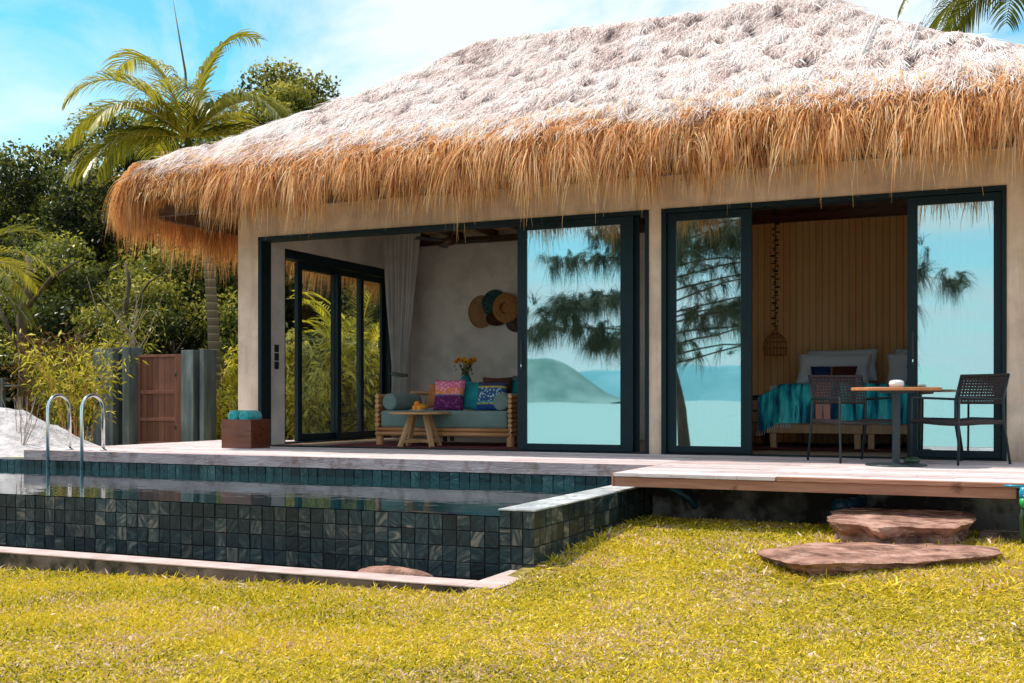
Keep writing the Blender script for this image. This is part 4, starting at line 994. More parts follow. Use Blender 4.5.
# -------------------------------------------------------------- the bedroom
g = G(); g.grid(lambda u, v: (-3.4 + 3.5 * u, 13.9 + 2.0 * v, .008 + .001 * math.sin(u * 40)), 20, 8, .5)
tag(g.build('rug', M['rug']), 'dark red rug under the two bedroom beds', 'rug')
def bed(x0, label):
    b = thing('bed', label, 'bed', (x0, 14.42, 0), 0, 'beds standing side by side in the bedroom')
    g = G(); g.box(0, 1.16, 0, .035, .19, .315, .3); g.box(0, .035, .037, 2.05, .19, .315, .5); g.box(1.125, 1.16, .037, 2.05, .19, .315, .6); g.box(.037, 1.123, .037, 2.05, .2, .24, .6)
    g.build('bed_frame', M['wood_light'], b, bevel=.004)
    for (x, y) in ((.04, .02), (1.06, .02), (.04, 1.93), (1.06, 1.93)):
        g = G(); g.box(x, x + .075, y, y + .075, 0, .188, .4); g.build('leg', M['wood_light'], b)
    g = G(); g.box(.01, 1.15, .04, 2.05, .318, .79, .5); g.build('mattress', M['sheet'], b, bevel=.05)
    return b
b1 = bed(-2.90, 'wooden bed with teal throw nearer the board wall corner, left of the pair')
b2 = dup(b1, 'wooden bed behind the bistro table, right of the pair', (-1.72, 14.42, 0))
def throw_fn(u, v, left):
    # u across the bed, v from the top towards the foot and down the front
    x = 1.17 * u; k = v * 1.42
    if k < .86: y = .90 - k; z = .805
    elif k < .94: t = (k - .86) / .08 * math.pi / 2; y = .04 - .04 * math.sin(t) + .0; z = .805 - .045 * (1 - math.cos(t))
    else: y = 0 - .008; z = .76 - (k - .94) * .93
    y += .012 * math.sin(x * 23) * (1 if k > .9 else .0) - (.018 if k > .9 else 0); z += .006 * math.sin(x * 14 + k * 4) if k < .8 else 0
    if left and x < .16:
        t = (.16 - x) / .16; 
        x = -.015 - .10 * t * (1.0 if k > .86 else .6) + .16 * (1 - t) ; z -= .50 * t ** 1.1 if k < .9 else .13 * t
        z = max(z, .21 + .02 * math.sin(k * 20))
    return (x, y, z)
for x0, left, lb in ((-2.90, True, 'teal and navy striped throw over the left bed'), (-1.72, False, 'teal and navy striped throw over the right bed, behind the table')):
    t = thing('throw_blanket', lb, 'blanket', (x0 + .005, 14.41, 0), 0, 'striped throws on the beds')
    g = G(); g.grid(lambda u, v: throw_fn(u, v, left), 90, 60, .5); g.build('cloth', M['throw'], t, smooth=True)
    g = G()
    for k in range(60):
        p = throw_fn(k / 60, 1, left); 
        if k < 16 and left: g.tube([p, (p[0] - .005, p[1] - .01, p[2] - .06)], .003, 4, .5)
    if left:
        g.build('fringe', M['linen'], t)
pg = 'pillows propped on the beds'
cushion('pillow', .96, .46, .17, M['linen'], 'large pale blue pillow in front on the left bed', 'pillow', (-2.28, 15.75, 1.01), (R(-24), R(1.5), 0), pg)
cushion('pillow', .94, .46, .17, M['linen'], 'pale blue pillow standing behind on the left bed', 'pillow', (-2.20, 15.98, 1.07), (R(-16), R(-1), 0), pg)
cushion('pillow', .96, .46, .17, M['linen'], 'large pale blue pillow in front on the right bed, cut by the door frame', 'pillow', (-1.12, 15.75, 1.01), (R(-24), 0, 0), pg)
cushion('pillow', .94, .46, .17, M['linen'], 'pale blue pillow standing behind on the right bed', 'pillow', (-1.06, 15.98, 1.07), (R(-16), R(-1), 0), pg)
P3 = pattern('navy_brown_bolster', ('X', -.3, .3), [(0, (.01, .03, .12)), (.46, (.55, .25, .02)), (.49, (.07, .015, .012)), (.95, (.01, .05, .14))], [(0, (.01, .05, .2)), (.49, (.16, .04, .02))], 60)
cushion('cushion', .60, .24, .14, P3, 'small navy and brown cushion against the pillows of the left bed', 'cushion', (-2.23, 15.42, .93), (R(-16), 0, 0), 'small cushions on the beds')
cushion('cushion', .60, .24, .14, P3, 'small navy cushion against the pillows of the right bed', 'cushion', (-1.02, 15.42, .93), (R(-16), 0, 0), 'small cushions on the beds')
g = G(); g.tube([(-2.47, 15.33, .80), (-2.0, 15.33, .80)], .035, 10); tag(g.build('cushion', M['orangefab'], smooth=True), 'thin orange roll in front of the navy cushion on the left bed', 'cushion')

pl = thing('pendant_lamp', 'rattan birdcage pendant lamp on a long dark beaded string', 'lamp', (-3.07, 15.85, 0))
g = G(); g.tube([(0, 0, 3.25), (0, 0, 1.58)], .006, 6); g.build('cord', M['beads'], pl)
g = G()
for k in range(46):
    z = 3.2 - k * .036; a = k * 2.4
    g.ball((.03 * math.cos(a), .03 * math.sin(a), z), (.018 + .012 * ((k * 7) % 3), .014, .010 + .006 * (k % 2)), 6, .5)
g.build('bead', M['beads'], pl)
g = G(); g.lathe([(.02, 1.58), (.045, 1.55), (.05, 1.52), (.04, 1.50)], n=16, tint=.5)
prs = [(.05, 1.52), (.12, 1.46), (.155, 1.40), (.16, 1.32), (.15, 1.22)]
for k in range(20):
    a = 2 * math.pi * k / 20; g.tube([(r * math.cos(a), r * math.sin(a), z) for r, z in prs], .0055, 5, .5)
for r, z in prs[1:]:
    g.tube([(r * math.cos(2 * math.pi * k / 24), r * math.sin(2 * math.pi * k / 24), z) for k in range(25)], .008, 5, .5, cap=False)
g.build('lamp_shade', M['rattan'], pl, smooth=True)

ns = thing('nightstand', 'dark open shelf nightstand left of the beds', 'nightstand', (-3.32, 15.2, 0))
g = G(); g.box(-.26, .26, -.2, .2, .60, .63); g.box(-.26, -.235, -.2, .2, 0, .598); g.box(.235, .26, -.2, .2, 0, .598); g.build('cabinet', M['wood_dark'], ns, bevel=.003)
for z in (.12, .30, .45):
    g = G(); g.box(-.233, .233, -.19, .19, z, z + .02); g.build('shelf', M['wood_box'], ns)
tl = thing('table_tray', 'small dark tray on top of the nightstand', 'tray', (-3.25, 15.1, .632))
g = G(); g.lathe([(0, 0), (.13, 0), (.14, .03), (.13, .03), (.12, .008), (0, .008)], n=24, tint=.5); g.build('tray', M['black'], tl, smooth=True)

ac = thing('armchair', 'pale bentwood armchair seen through the left bedroom door pane', 'chair', (-3.2, 13.35, 0), R(20))
g = G()
for s in (-1, 1):
    g.tube([(s * .27, -.24, 0), (s * .27, -.24, .40), (s * .27, -.22, .60), (s * .27, -.12, .645), (s * .27, .22, .63), (s * .27, .30, .58), (s * .27, .34, 0)], .018, 8)
g.tube([(-.27, .22, .63), (-.2, .28, .66), (.2, .28, .66), (.27, .22, .63)], .018, 8)
g.build('bent_frame', M['sheet'], ac, smooth=True)
g = G(); g.box(-.26, .26, -.22, .26, .34, .39, .5); g.build('seat', M['sheet'], ac, bevel=.02)
g = G(); g.box(-.24, .24, .27, .30, .42, .70, .5); g.build('backrest', M['sheet'], ac, bevel=.02)

# --------------------------------------------------------- things on the deck
tb = thing('bistro_table', 'small round cafe table with orange wooden top on a dark pedestal', 'table', (-1.04, 11.08, 0))
g = G(); g.lathe([(0, .692), (.395, .692), (.40, .697), (.40, .715), (.395, .72), (0, .72)], n=48, tint=.5); g.build('tabletop', M['tabletop'], tb)
g = G(); g.lathe([(0, .02), (.036, .02), (.036, .66), (.05, .665), (.16, .672), (.16, .69), (0, .69)], n=20, tint=.5); g.build('pedestal', M['alu'], tb, smooth=False)
g = G(); g.lathe([(0, 0), (.27, 0), (.275, .006), (.27, .014), (.05, .022), (0, .024)], n=36, tint=.5); g.build('base', M['alu'], tb, smooth=False)
ds = thing('lidded_dish', 'small white lidded dish on the bistro table', 'dish', (-1.03, 11.02, .721))
g = G(); g.lathe([(0, 0), (.05, 0), (.064, .012), (.068, .035), (.066, .042), (0, .042)], n=24, tint=.5); g.build('bowl', M['white'], ds, smooth=True)
g = G(); g.lathe([(.067, .043), (.06, .058), (.03, .068), (0, .07)], n=24, tint=.5); g.build('lid', M['white'], ds, smooth=True)
g = G(); g.lathe([(0, 0), (.055, 0), (.075, .02), (.075, .045), (.05, .062), (.03, .066), (0, .062)], n=24, tint=.5)
tag(g.build('coil_holder', M['bronze'], smooth=True, loc=(-.93, 11.42, .001)), 'small dark green ceramic pot on the deck behind the table base', 'pot')

def make_chair(label, l, rz):
    c = thing('rope_armchair', label, 'chair', l, rz, 'woven rope armchairs at the bistro table')
    W2, D2 = .30, .31      # faces -y
    for s in (-1, 1):
        g = G(); g.tube([(s * W2, -D2, 0), (s * W2, -D2 + .01, .40), (s * W2, -D2 + .012, .613), (s * W2, -D2 + .03, .628), (s * W2, D2 - .06, .612)], .0115, 8); g.build('front_leg', M['alu'], c, smooth=True)
        g = G(); g.tube([(s * W2, D2 + .03, 0), (s * W2, D2 - .05, .38), (s * (W2 - .005), D2 - .055, .60), (s * (W2 - .01), D2 + .02, .845)], .0125, 8); g.build('rear_leg', M['alu'], c, smooth=True)
    g = G(); g.tube([(-W2, -D2 + .01, .40), (-W2, D2 - .05, .385)], .012, 8); g.tube([(W2, -D2 + .01, .40), (W2, D2 - .05, .385)], .012, 8)
    g.tube([(-W2, -D2 + .01, .39), (W2, -D2 + .01, .39)], .012, 8); g.tube([(-W2, D2 - .05, .385), (W2, D2 - .05, .385)], .012, 8); g.build('seat_frame', M['alu'], c, smooth=True)
    g = G(); g.grid(lambda u, v: (-W2 + 2 * W2 * u, -D2 + (2 * D2 - .05) * v, .412 - .038 * math.sin(math.pi * u) * (.6 + .4 * math.sin(math.pi * v))), 26, 24, .5)
    g.grid(lambda u, v: (-W2 + 2 * W2 * (1 - u), -D2 + (2 * D2 - .05) * v, .396 - .040 * math.sin(math.pi * u) * (.6 + .4 * math.sin(math.pi * v))), 26, 24, .5)
    g.grid(lambda u, v: (-W2 + 2 * W2 * u, -D2, .396 - .040 * .6 * math.sin(math.pi * u) + .016 * v), 26, 1, .5)
    for s in (-1, 1): g.box(s * W2 - .014, s * W2 + .014, -D2 + .02, D2 - .07, .375, .417, .5)
    g.build('seat', M['rope'], c, smooth=True)
    g = G()
    def bp_(u, z):
        t = (z - .575) / .27; x = (-W2 + .005 + (2 * W2 - .01) * u)
        return Vector((x, D2 - .055 + .075 * t ** 1.2 + .035 * math.sin(math.pi * u), z))
    nv_, nh_ = 17, 9
    for i in range(nv_ + 1):
        for j in range(nh_ * 2):
            z = .578 + .262 * j / (nh_ * 2); z2 = .578 + .262 * (j + 1) / (nh_ * 2); u = i / nv_; wv = .007 * (1 if (i + j) % 2 else -1)
            a, b = bp_(u, z), bp_(u, z2); e = Vector((.009, 0, 0)); n_ = Vector((0, wv * .4, 0))
            g.add([a - e + n_, a + e + n_, b + e - n_, b - e - n_], [(0, 1, 2, 3)], .5)
    for j in range(nh_ + 1):
        for i in range(nv_):
            z = .578 + .262 * j / nh_; e = Vector((0, 0, .0088)); a, b = bp_(i / nv_, z), bp_((i + 1) / nv_, z); n_ = Vector((0, .004 * (1 if (i + j) % 2 else -1), 0))
            g.add([a - e + n_, b - e - n_, b + e - n_, a + e + n_], [(0, 1, 2, 3)], .5)
    g.tube([bp_(i / 16, .842) for i in range(17)], .015, 8, .5); g.tube([bp_(i / 16, .578) for i in range(17)], .014, 8, .5)
    g.build('backrest', M['rope'], c)
    return c
# left chair: rear legs at (-1.97,11.72) and (-1.45,12.10)
c1 = make_chair('dark woven rope armchair left of the bistro table, its back to the bed', (-1.50, 11.62, 0), math.atan2(.52, .74) + R(2))
c2 = dup(c1, 'dark woven rope armchair right of the bistro table, in front of the glass door', (-.53, 11.71, 0), -math.atan2(.67, .74))

bxo = thing('storage_box', 'dark red wooden towel box at the corner of the villa', 'box', (-8.915, 11.82, 0))
g = G()
for (a, b, c_, d) in ((-.225, .225, -.2, -.182), (-.225, .225, .182, .2), (-.225, -.207, -.181, .181), (.207, .225, -.181, .181)): g.box(a, b, c_, d, .0, .36)
g.box(-.206, .206, -.181, .181, .30, .315); g.build('crate', M['wood_box'], bxo, bevel=.003)
for i, (x, lb) in enumerate(((-.10, 'rolled turquoise towel on the left in the wooden box'), (.07, 'rolled turquoise towel on the right in the wooden box'))):
    g = G(); r = .078; L0 = .30
    pr = [(0, 0), (r * .35, .004), (r * .4, -.003), (r * .7, .006), (r * .95, .012), (r, .03), (r * 1.03, L0 * .5), (r, L0 - .03), (r * .9, L0 - .006), (0, L0)]
    g.lathe(pr, (0, 0, 0), 24, .5, 0, Matrix.Rotation(R(-90), 4, 'X'))
    tag(g.build('towel', M['towel'], smooth=True, loc=(-8.915 + x, 11.67, .315 + .079)), lb, 'towel', 'rolled towels in the box')

def arc_rail(x, yb, yf, label=None):
    h = .66; r = (yb - yf) / 2; cy = (yb + yf) / 2; pts = [(x, yb, .0)]
    pts += [(x, cy + r * math.cos(a), h - r + r * math.sin(a)) for a in [math.pi * k / 12 for k in range(13)]]
    pts += [(x, yf, -1.3)]
    return pts
ld = thing('pool_ladder', 'stainless steel pool ladder with two arched handrails', 'ladder', (-10.4, 10.4, 0))
for x in (-10.53, -10.0):
    g = G(); g.tube(arc_rail(x, 10.50, 10.16), .021, 14); g.lathe([(.022, 0), (.045, .0), (.045, .006), (.024, .02)], (x, 10.50, .001), 16, .5)
    o = g.build('handrail', M['steel'], ld, smooth=True); loc(o, ld)
for z in (-.42, -.7, -1.0):
    g = G(); g.box(-10.51, -10.02, 10.13, 10.19, z, z + .03); o = g.build('step', M['steel'], ld, bevel=.005); loc(o, ld)

tp = thing('garden_tap', 'green hose connector with blue tap hanging at the right end of the platform', 'tap', (0, 9.2, 0))
g = G(); g.tube([(-.10, 8.98, -.012), (.04, 8.98, -.014)], .008, 8); o = g.build('handle', M['bluetap'], tp, smooth=True); loc(o, tp)
g = G(); g.lathe([(0, -.015), (.03, -.02), (.038, -.05), (.036, -.09), (.028, -.10)], (.035, 8.98, 0), 18, .5); o = g.build('valve', M['bluetap'], tp, smooth=True); loc(o, tp)
g = G(); g.lathe([(0, -.099), (.034, -.10), (.036, -.13), (.028, -.165), (.012, -.17), (0, -.17)], (.035, 8.98, 0), 18, .5); o = g.build('connector', M['greenplastic'], tp, smooth=True); loc(o, tp)
g = G(); g.box(.022, .047, 8.938, 8.942, -.080, -.074, .5); g.box(.0315, .0375, 8.938, 8.942, -.095, -.0805, .5); g.box(.026, .043, 8.938, 8.942, -.064, -.058, .5); o = g.build('emblem', M['white'], tp); loc(o, tp)
g = G(); g.tube([(.025, 8.99, -.165), (.012, 9.0, -.25), (.018, 9.02, -.36), (.03, 9.1, -.44), (.3, 9.15, -.45), (.9, 9.12, -.45)], .014, 10); o = g.build('hose', M['bronze'], tp, smooth=True); loc(o, tp)

# ------------------------------------------------------------- stone slabs
def slab(name, label, poly, ztop, zbot, seed, group=None):
    """a split sandstone slab: polygon outline, chipped layered sides"""
    cx = sum(p[0] for p in poly) / len(poly); cy = sum(p[1] for p in poly) / len(poly)
    n = 220; outl = []; L_ = [math.dist(poly[i], poly[(i + 1) % len(poly)]) for i in range(len(poly))]; tot = sum(L_)
    for k in range(n):
        t = tot * k / n; i = 0
        while t > L_[i]: t -= L_[i]; i += 1
        p, q = poly[i], poly[(i + 1) % len(poly)]; f = t / L_[i]
        x, y = p[0] + (q[0] - p[0]) * f - cx, p[1] + (q[1] - p[1]) * f - cy
        w = 1 + .05 * mnoise.noise(Vector((x * 6, y * 6, seed))) + .025 * mnoise.noise(Vector((x * 22, y * 22, seed)))
        outl.append((x * w, y * w))
    if sum(outl[i][0] * outl[(i + 1) % n][1] - outl[(i + 1) % n][0] * outl[i][1] for i in range(n)) < 0: outl.reverse()
    vs = []; H = ztop - zbot; lay = 14
    rings = [0.001, .2, .4, .6, .75, .86, .94, .98, 1.0]
    for r in rings:
        for (x, y) in outl:
            X, Y = x * r, y * r
            z = ztop + .022 * mnoise.noise(Vector((X * 2.1, Y * 2.1, seed + 3))) + .008 * mnoise.noise(Vector((X * 9, Y * 9, seed))) - .016 * max(0, (r - .85) / .15) ** 2
            vs.append((X, Y, z))
    for j in range(1, lay + 1):
        t = j / lay
        for k, (x, y) in enumerate(outl):
            a = math.atan2(y, x); rr = math.hypot(x, y)
            lay_n = mnoise.noise(Vector((0, seed * 3.1, t * 6.5))) * .045            # strata standing in and out
            st = lay_n + .05 * mnoise.noise(Vector((x * 4, y * 4, t * 2.6 + seed))) + .030 * mnoise.noise(Vector((x * 13, y * 13, t * 7 + seed))) - .07 * math.sin(math.pi * min(1, t * 1.15)) - .02
            q = 1 + st / max(.3, rr)
            vs.append((x * q, y * q, ztop - .016 - H * t + .012 * mnoise.noise(Vector((x * 7, y * 7, t * 3)))))
    nr = len(rings) + lay
    fs = [(i * n + k, (i + 1) * n + k, (i + 1) * n + (k + 1) % n, i * n + (k + 1) % n) for i in range(nr - 1) for k in range(n)]
    g = G(); g.add(vs, fs, .5)
    return tag(g.build(name, M['rock'], smooth=False, loc=(cx, cy, 0)), label, 'rock', group)
slab('stone_slab', 'rear sandstone step slab half under the platform edge', [(-1.293, 8.577), (-1.355, 9.29), (-1.292, 9.74), (-.862, 9.88), (-.378, 9.88), (-.305, 9.50), (-.294, 8.945), (-.41, 8.532), (-.67, 8.487), (-.88, 8.30), (-1.105, 8.437)], -.268, -.58, 4, 'sandstone step slabs')
slab('stone_slab', 'broad front sandstone step slab lying on the lawn', [(-1.625, 7.598), (-1.57, 7.851), (-1.404, 8.135), (-1.036, 8.552), (-.546, 8.61), (-.152, 8.48), (-.081, 8.228), (-.202, 7.99), (-.458, 7.76), (-.728, 7.50), (-1.053, 7.28), (-1.232, 7.16), (-1.401, 7.33)], -.395, -.60, 9, 'sandstone step slabs')
g = G()
def boul(u, v):
    a = 2 * math.pi * u; b = math.pi * (v - .5); k = 1 + .18 * mnoise.noise(Vector((math.cos(a) * 2, math.sin(a) * 2, math.sin(b) * 2)))
    return (.30 * k * math.cos(b) * math.cos(a), .13 * k * math.cos(b) * math.sin(a), .075 * k * math.sin(b))
g.grid(boul, 36, 16, .5); tag(g.build('boulder', M['rock'], smooth=True, loc=(-3.98, 6.93, -.63)), 'small flat brown rock lying in the dark basin below the pool wall', 'rock')
g = G()
def pile(u, v):
    x = -15.6 + 3.9 * u; y = 11.0 + 3.4 * v
    h = .62 * math.exp(-((x + 13.5) / 1.0) ** 2 - ((y - 12.3) / .9) ** 2) + .35 * math.exp(-((x + 14.6) / .8) ** 2 - ((y - 12.1) / .8) ** 2)
    h += .05 * mnoise.fractal(Vector((x * 3, y * 3, 1)), 1, 2, 5) * min(1, h * 4)
    return (x, y, -.20 + h)
g.grid(pile, 110, 100, .5); tag(g.build('sand_pile', M['sand'], smooth=True), 'heap of bright white sand behind the far end of the pool', 'sand pile')

# ------------------------------------------------------------------ the gate
def pillar(x0, x1, y, z1, label):
    p = thing('stone_pillar', label, 'pillar', ((x0 + x1) / 2, y, -.16), 0, 'grey stone pillars beside the gate')
    w = (x1 - x0)
    g = G(); g.box(-w / 2, w / 2 - w * .42, -.16, .2, 0, z1); g.build('slab', M['slate_pillar'], p, bevel=.006)
    g = G(); g.box(w / 2 - w * .418, w / 2 - w * .20, -.02, .2, 0, z1 + .02); g.build('recess', M['slate_dark'], p)
    g = G(); g.box(w / 2 - w * .198, w / 2, -.12, .2, 0, z1 + .012); g.build('slab', M['slate_pillar'], p, bevel=.006)
pillar(-14.12, -13.38, 14.75, 1.62, 'wide grey stone pillar left of the wooden gate, behind the bamboo')
pillar(-12.30, -11.88, 14.78, 1.56, 'grey stone pillar right of the wooden gate')
gt = thing('wooden_gate', 'weathered brown plank gate between the stone pillars', 'gate', (-12.83, 14.70, -.12))
g = G(); n = 6
for k in range(n): g.box(-.36 + k * .12 + .003, -.36 + (k + 1) * .12 - .003, .0, .022, .03, 1.42)
g.build('plank', M['gate'], gt)
g = G(); g.box(-.40, -.355, -.03, .03, .0, 1.46); g.box(.355, .40, -.03, .03, 0, 1.46); g.box(-.354, .354, -.03, .03, 1.42, 1.46); g.box(-.354, .354, -.025, -.001, .82, .88); g.box(-.354, .354, -.025, -.001, .38, .43); g.box(-.354, .354, -.03, .03, 0, .04)
g.build('gate_frame', M['gate'], gt, bevel=.003)
g = G(); g.box(.41, .50, -.04, .05, 0, 1.46); g.build('gate_post', M['gate'], gt, bevel=.004)
g = G()
for z in (.25, 1.1): g.box(.36, .43, -.036, -.031, z, z + .05)
g.build('hinge', M['black'], gt)
# -------------------------------------------------------------- vegetation
def tree(name, label, x, y, z0, h, rad, n, mat, size, seed, low=.25, trunk=.16, clump=.8, K=60, group=None, cat='tree', bias=.0):
    rg = np.random.default_rng(seed); rd = random.Random(seed)
    t = thing(name, label, cat, (x, y, z0), 0, group)
    g = G(); lean = (rd.uniform(-.5, .5), rd.uniform(-.5, .5))
    tr = [(lean[0] * k * k * .3, lean[1] * k * k * .3, h * .62 * k) for k in [i / 6 for i in range(7)]]
    g.tube(tr, [trunk * (1.25 - .9 * i / 6) for i in range(7)], 10)
    u = unit(rg.normal(size=(K, 3))); r = rg.uniform(.25, 1, K) ** .5
    zc = h * (low + (1 - low) / 2); zr = h * (1 - low) / 2
    C = u * r[:, None] * np.array([rad, rad, zr * .92]); C[:, 2] += zc
    C[:, 0] *= 1 - .35 * np.clip((C[:, 2] - zc) / zr, 0, 1)
    for k in range(0, K, 4):
        c = C[k]; b = tr[3 + (k // 4) % 3]; m = ((b[0] + c[0]) / 2 + rd.uniform(-.3, .3), (b[1] + c[1]) / 2 + rd.uniform(-.3, .3), (b[2] + c[2]) / 2 + .1)
        g.tube([b, m, tuple(c)], [trunk * .4, trunk * .25, trunk * .08], 6)
    o = g.build('trunk', M['bark'], t, smooth=True)
    n = int(n * 1.9); size = size * .68; cr_ = clump * rg.uniform(.55, 1.35, K); idx = rg.integers(0, K, n)
    d = unit(rg.normal(size=(n, 3))); rr = rg.uniform(0, 1, n) ** .42
    P = C[idx] + d * (rr * cr_[idx])[:, None] * np.array([1.15, 1.15, .72])
    P = P + rg.normal(size=(n, 3)) * .05
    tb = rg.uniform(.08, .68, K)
    tint = np.clip(tb[idx] + .34 * d[:, 2] * rr - .12 * d[:, 0] * rr + rg.normal(size=n) * .13 + bias + .12 * (P[:, 2] - zc) / zr, 0, 1)  # sunlight painted in: leaves tinted lighter on top and towards the sun
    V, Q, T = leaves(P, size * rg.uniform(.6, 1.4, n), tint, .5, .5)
    quads_mesh('crown', V, Q, T, mat, t)
    return t
tg = 'dark leafy trees behind the garden'
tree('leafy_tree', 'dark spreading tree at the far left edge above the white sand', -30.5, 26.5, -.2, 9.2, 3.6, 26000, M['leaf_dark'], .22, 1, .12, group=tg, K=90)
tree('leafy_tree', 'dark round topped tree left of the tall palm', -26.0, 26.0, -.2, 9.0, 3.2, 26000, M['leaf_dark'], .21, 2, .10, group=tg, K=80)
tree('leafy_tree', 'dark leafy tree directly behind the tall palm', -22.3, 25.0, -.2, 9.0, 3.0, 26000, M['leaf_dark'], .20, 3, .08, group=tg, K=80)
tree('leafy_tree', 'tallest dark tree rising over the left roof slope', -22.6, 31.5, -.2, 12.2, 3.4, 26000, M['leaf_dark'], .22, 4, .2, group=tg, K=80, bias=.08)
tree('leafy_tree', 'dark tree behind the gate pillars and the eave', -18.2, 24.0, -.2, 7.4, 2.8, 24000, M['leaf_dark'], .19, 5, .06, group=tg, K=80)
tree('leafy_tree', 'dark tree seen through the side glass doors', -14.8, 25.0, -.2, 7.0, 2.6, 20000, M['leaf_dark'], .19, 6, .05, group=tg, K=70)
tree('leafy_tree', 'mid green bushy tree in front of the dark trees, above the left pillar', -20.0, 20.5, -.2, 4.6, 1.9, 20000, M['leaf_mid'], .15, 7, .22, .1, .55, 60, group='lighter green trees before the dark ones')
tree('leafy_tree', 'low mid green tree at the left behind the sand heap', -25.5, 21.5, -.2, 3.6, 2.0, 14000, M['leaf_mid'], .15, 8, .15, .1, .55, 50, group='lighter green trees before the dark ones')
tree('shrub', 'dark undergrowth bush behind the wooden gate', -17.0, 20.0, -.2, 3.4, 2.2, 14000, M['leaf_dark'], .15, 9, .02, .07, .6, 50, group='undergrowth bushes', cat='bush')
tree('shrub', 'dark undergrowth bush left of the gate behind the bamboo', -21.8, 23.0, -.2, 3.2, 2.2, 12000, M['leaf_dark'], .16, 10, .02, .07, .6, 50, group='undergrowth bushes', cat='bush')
# far wood behind everything
n = 130000
P = np.stack([RNG.uniform(-60, 30, n), RNG.uniform(33, 38, n), RNG.uniform(-.2, 1, n)], 1)
top = 6.0 + 1.3 * np.sin(P[:, 0] * .35) + .8 * np.sin(P[:, 0] * .9 + 1); P[:, 2] = -.2 + np.clip((P[:, 2] + .2) / 1.2, 0, 1) * top
V, Q, T = leaves(P, RNG.uniform(.3, .6, n), np.clip(RNG.normal(size=n) * .15 + .12 + .05 * P[:, 2], 0, 1), .55, .4)
tag(quads_mesh('woodland', V, Q, T, M['leaf_dark']), 'dark woodland reading as one mass behind the garden trees', 'woodland', kind='stuff')

def frond(parent, base, az, elev, L_, droop, leaf=.55, nl=46, mat=None, twist=0, width=.032, vhang=.5, name='frond'):
    """feather leaf: arching rib with a row of leaflets each side"""
    p = Vector(base); d = Vector((math.cos(az) * math.cos(elev), math.sin(az) * math.cos(elev), math.sin(elev)))
    seg = 22; pts = [p.copy()]; dirs = [d.copy()]
    for i in range(seg):
        p = p + d * (L_ / seg); d = (d + Vector((0, 0, -1)) * droop / seg * (.35 + 1.3 * i / seg)).normalized(); pts.append(p.copy()); dirs.append(d.copy())
    g = G(); g.tube(pts, [.018 * (1 - .85 * i / seg) + .002 for i in range(seg + 1)], 6, .75)
    tb = random.uniform(.3, .7)
    for k in range(nl):
        t = .10 + .88 * k / (nl - 1); f = t * seg; i = min(seg - 1, int(f)); q = pts[i].lerp(pts[i + 1], f - i); dd = dirs[i]
        sd = dd.cross(Vector((0, 0, 1))); sd = sd.normalized() if sd.length > .05 else Vector((math.sin(az), -math.cos(az), 0))
        ln = leaf * (math.sin(math.pi * (.12 + .84 * t)) ** .6) * random.uniform(.85, 1.12)
        for s in (-1, 1):
            ld_ = (sd * s + dd * (.75 + .35 * t) + Vector((0, 0, 1)) * (.22 + random.uniform(-.15, .15))).normalized()
            q2 = q.copy(); row = []; wn = ld_.cross(Vector((0, 0, 1)) + dd * .3).normalized()
            for m in range(5):
                w = width * (.5, 1, .9, .6, .06)[m] * .5; row.append((q2 - wn * w, q2 + wn * w))
                q2 = q2 + ld_ * (ln / 4); ld_ = (ld_ + Vector((0, 0, -1)) * vhang * (.25 + .3 * m * .5)).normalized()
            vs = [v for r in row for v in r]
            g.add(vs, [(2 * m, 2 * m + 1, 2 * m + 3, 2 * m + 2) for m in range(4)], min(1, max(0, tb + random.uniform(-.22, .22))))
    return g.build(name, mat or M['frond'], parent)

# tall palm
pm = thing('tall_palm', 'tall slender palm with arching yellow green fronds beside the left eave', 'palm tree', (-13.5, 17, -.2))
g = G(); tr = [(0, 0, 0), (-.02, 0, 1.0), (-.06, 0, 2.2), (-.16, 0, 3.4), (-.36, 0, 4.4), (-.55, 0, 5.1)]
g.tube(tr, [.145, .115, .105, .10, .095, .085], 14, .5); g.build('trunk', M['palmbark'], pm, smooth=True)
g = G(); g.tube([(-.55, 0, 5.05), (-.6, 0, 5.35), (-.66, 0, 5.8)], [.085, .075, .04], 12, .5); g.build('crownshaft', M['leaf_mid'], pm, smooth=True)
B = (-.64, 0, 5.65)
ca_, sa_ = math.cos(R(23.93)), math.sin(R(23.93))
# azimuth measured from the camera's right hand side, so spread all the way round
for az, el, L_, dr in ((150, 72, 2.9, 2.6), (38, 80, 2.7, 2.5), (5, 50, 2.3, 2.2), (175, 40, 2.6, 2.0), (205, 55, 2.5, 2.3), (230, 35, 2.2, 2.0), (265, 50, 2.3, 2.3), (300, 45, 2.2, 2.2),
                       (335, 42, 2.4, 2.0), (100, 55, 2.3, 2.2), (65, 45, 2.2, 2.1), (20, 25, 2.2, 1.7), (190, 12, 2.3, 1.6), (160, 22, 2.3, 1.8), (125, 40, 2.3, 2.0), (350, 10, 2.1, 1.5), (215, 5, 2.1, 1.5)):
    frond(pm, B, R(az + 23.93), R(el), L_ * 1.05, dr * 1.1, .85, 54, vhang=.95, width=.038)
g = G(); g.tube([(-.62, 0, 5.8), (-.70, 0, 6.9), (-.98, -.02, 8.3)], [.03, .022, .006], 8, .5); g.build('spear_leaf', M['leaf_mid'], pm, smooth=True)
pm2 = thing('low_palm', 'palm mostly outside the left edge with bright fronds reaching in', 'palm tree', (-16.9, 14.2, -.2))
g = G(); g.tube([(0, 0, 0), (0, 0, 1.6), (.05, 0, 2.9)], [.13, .10, .08], 12, .5); g.build('trunk', M['palmbark'], pm2, smooth=True)
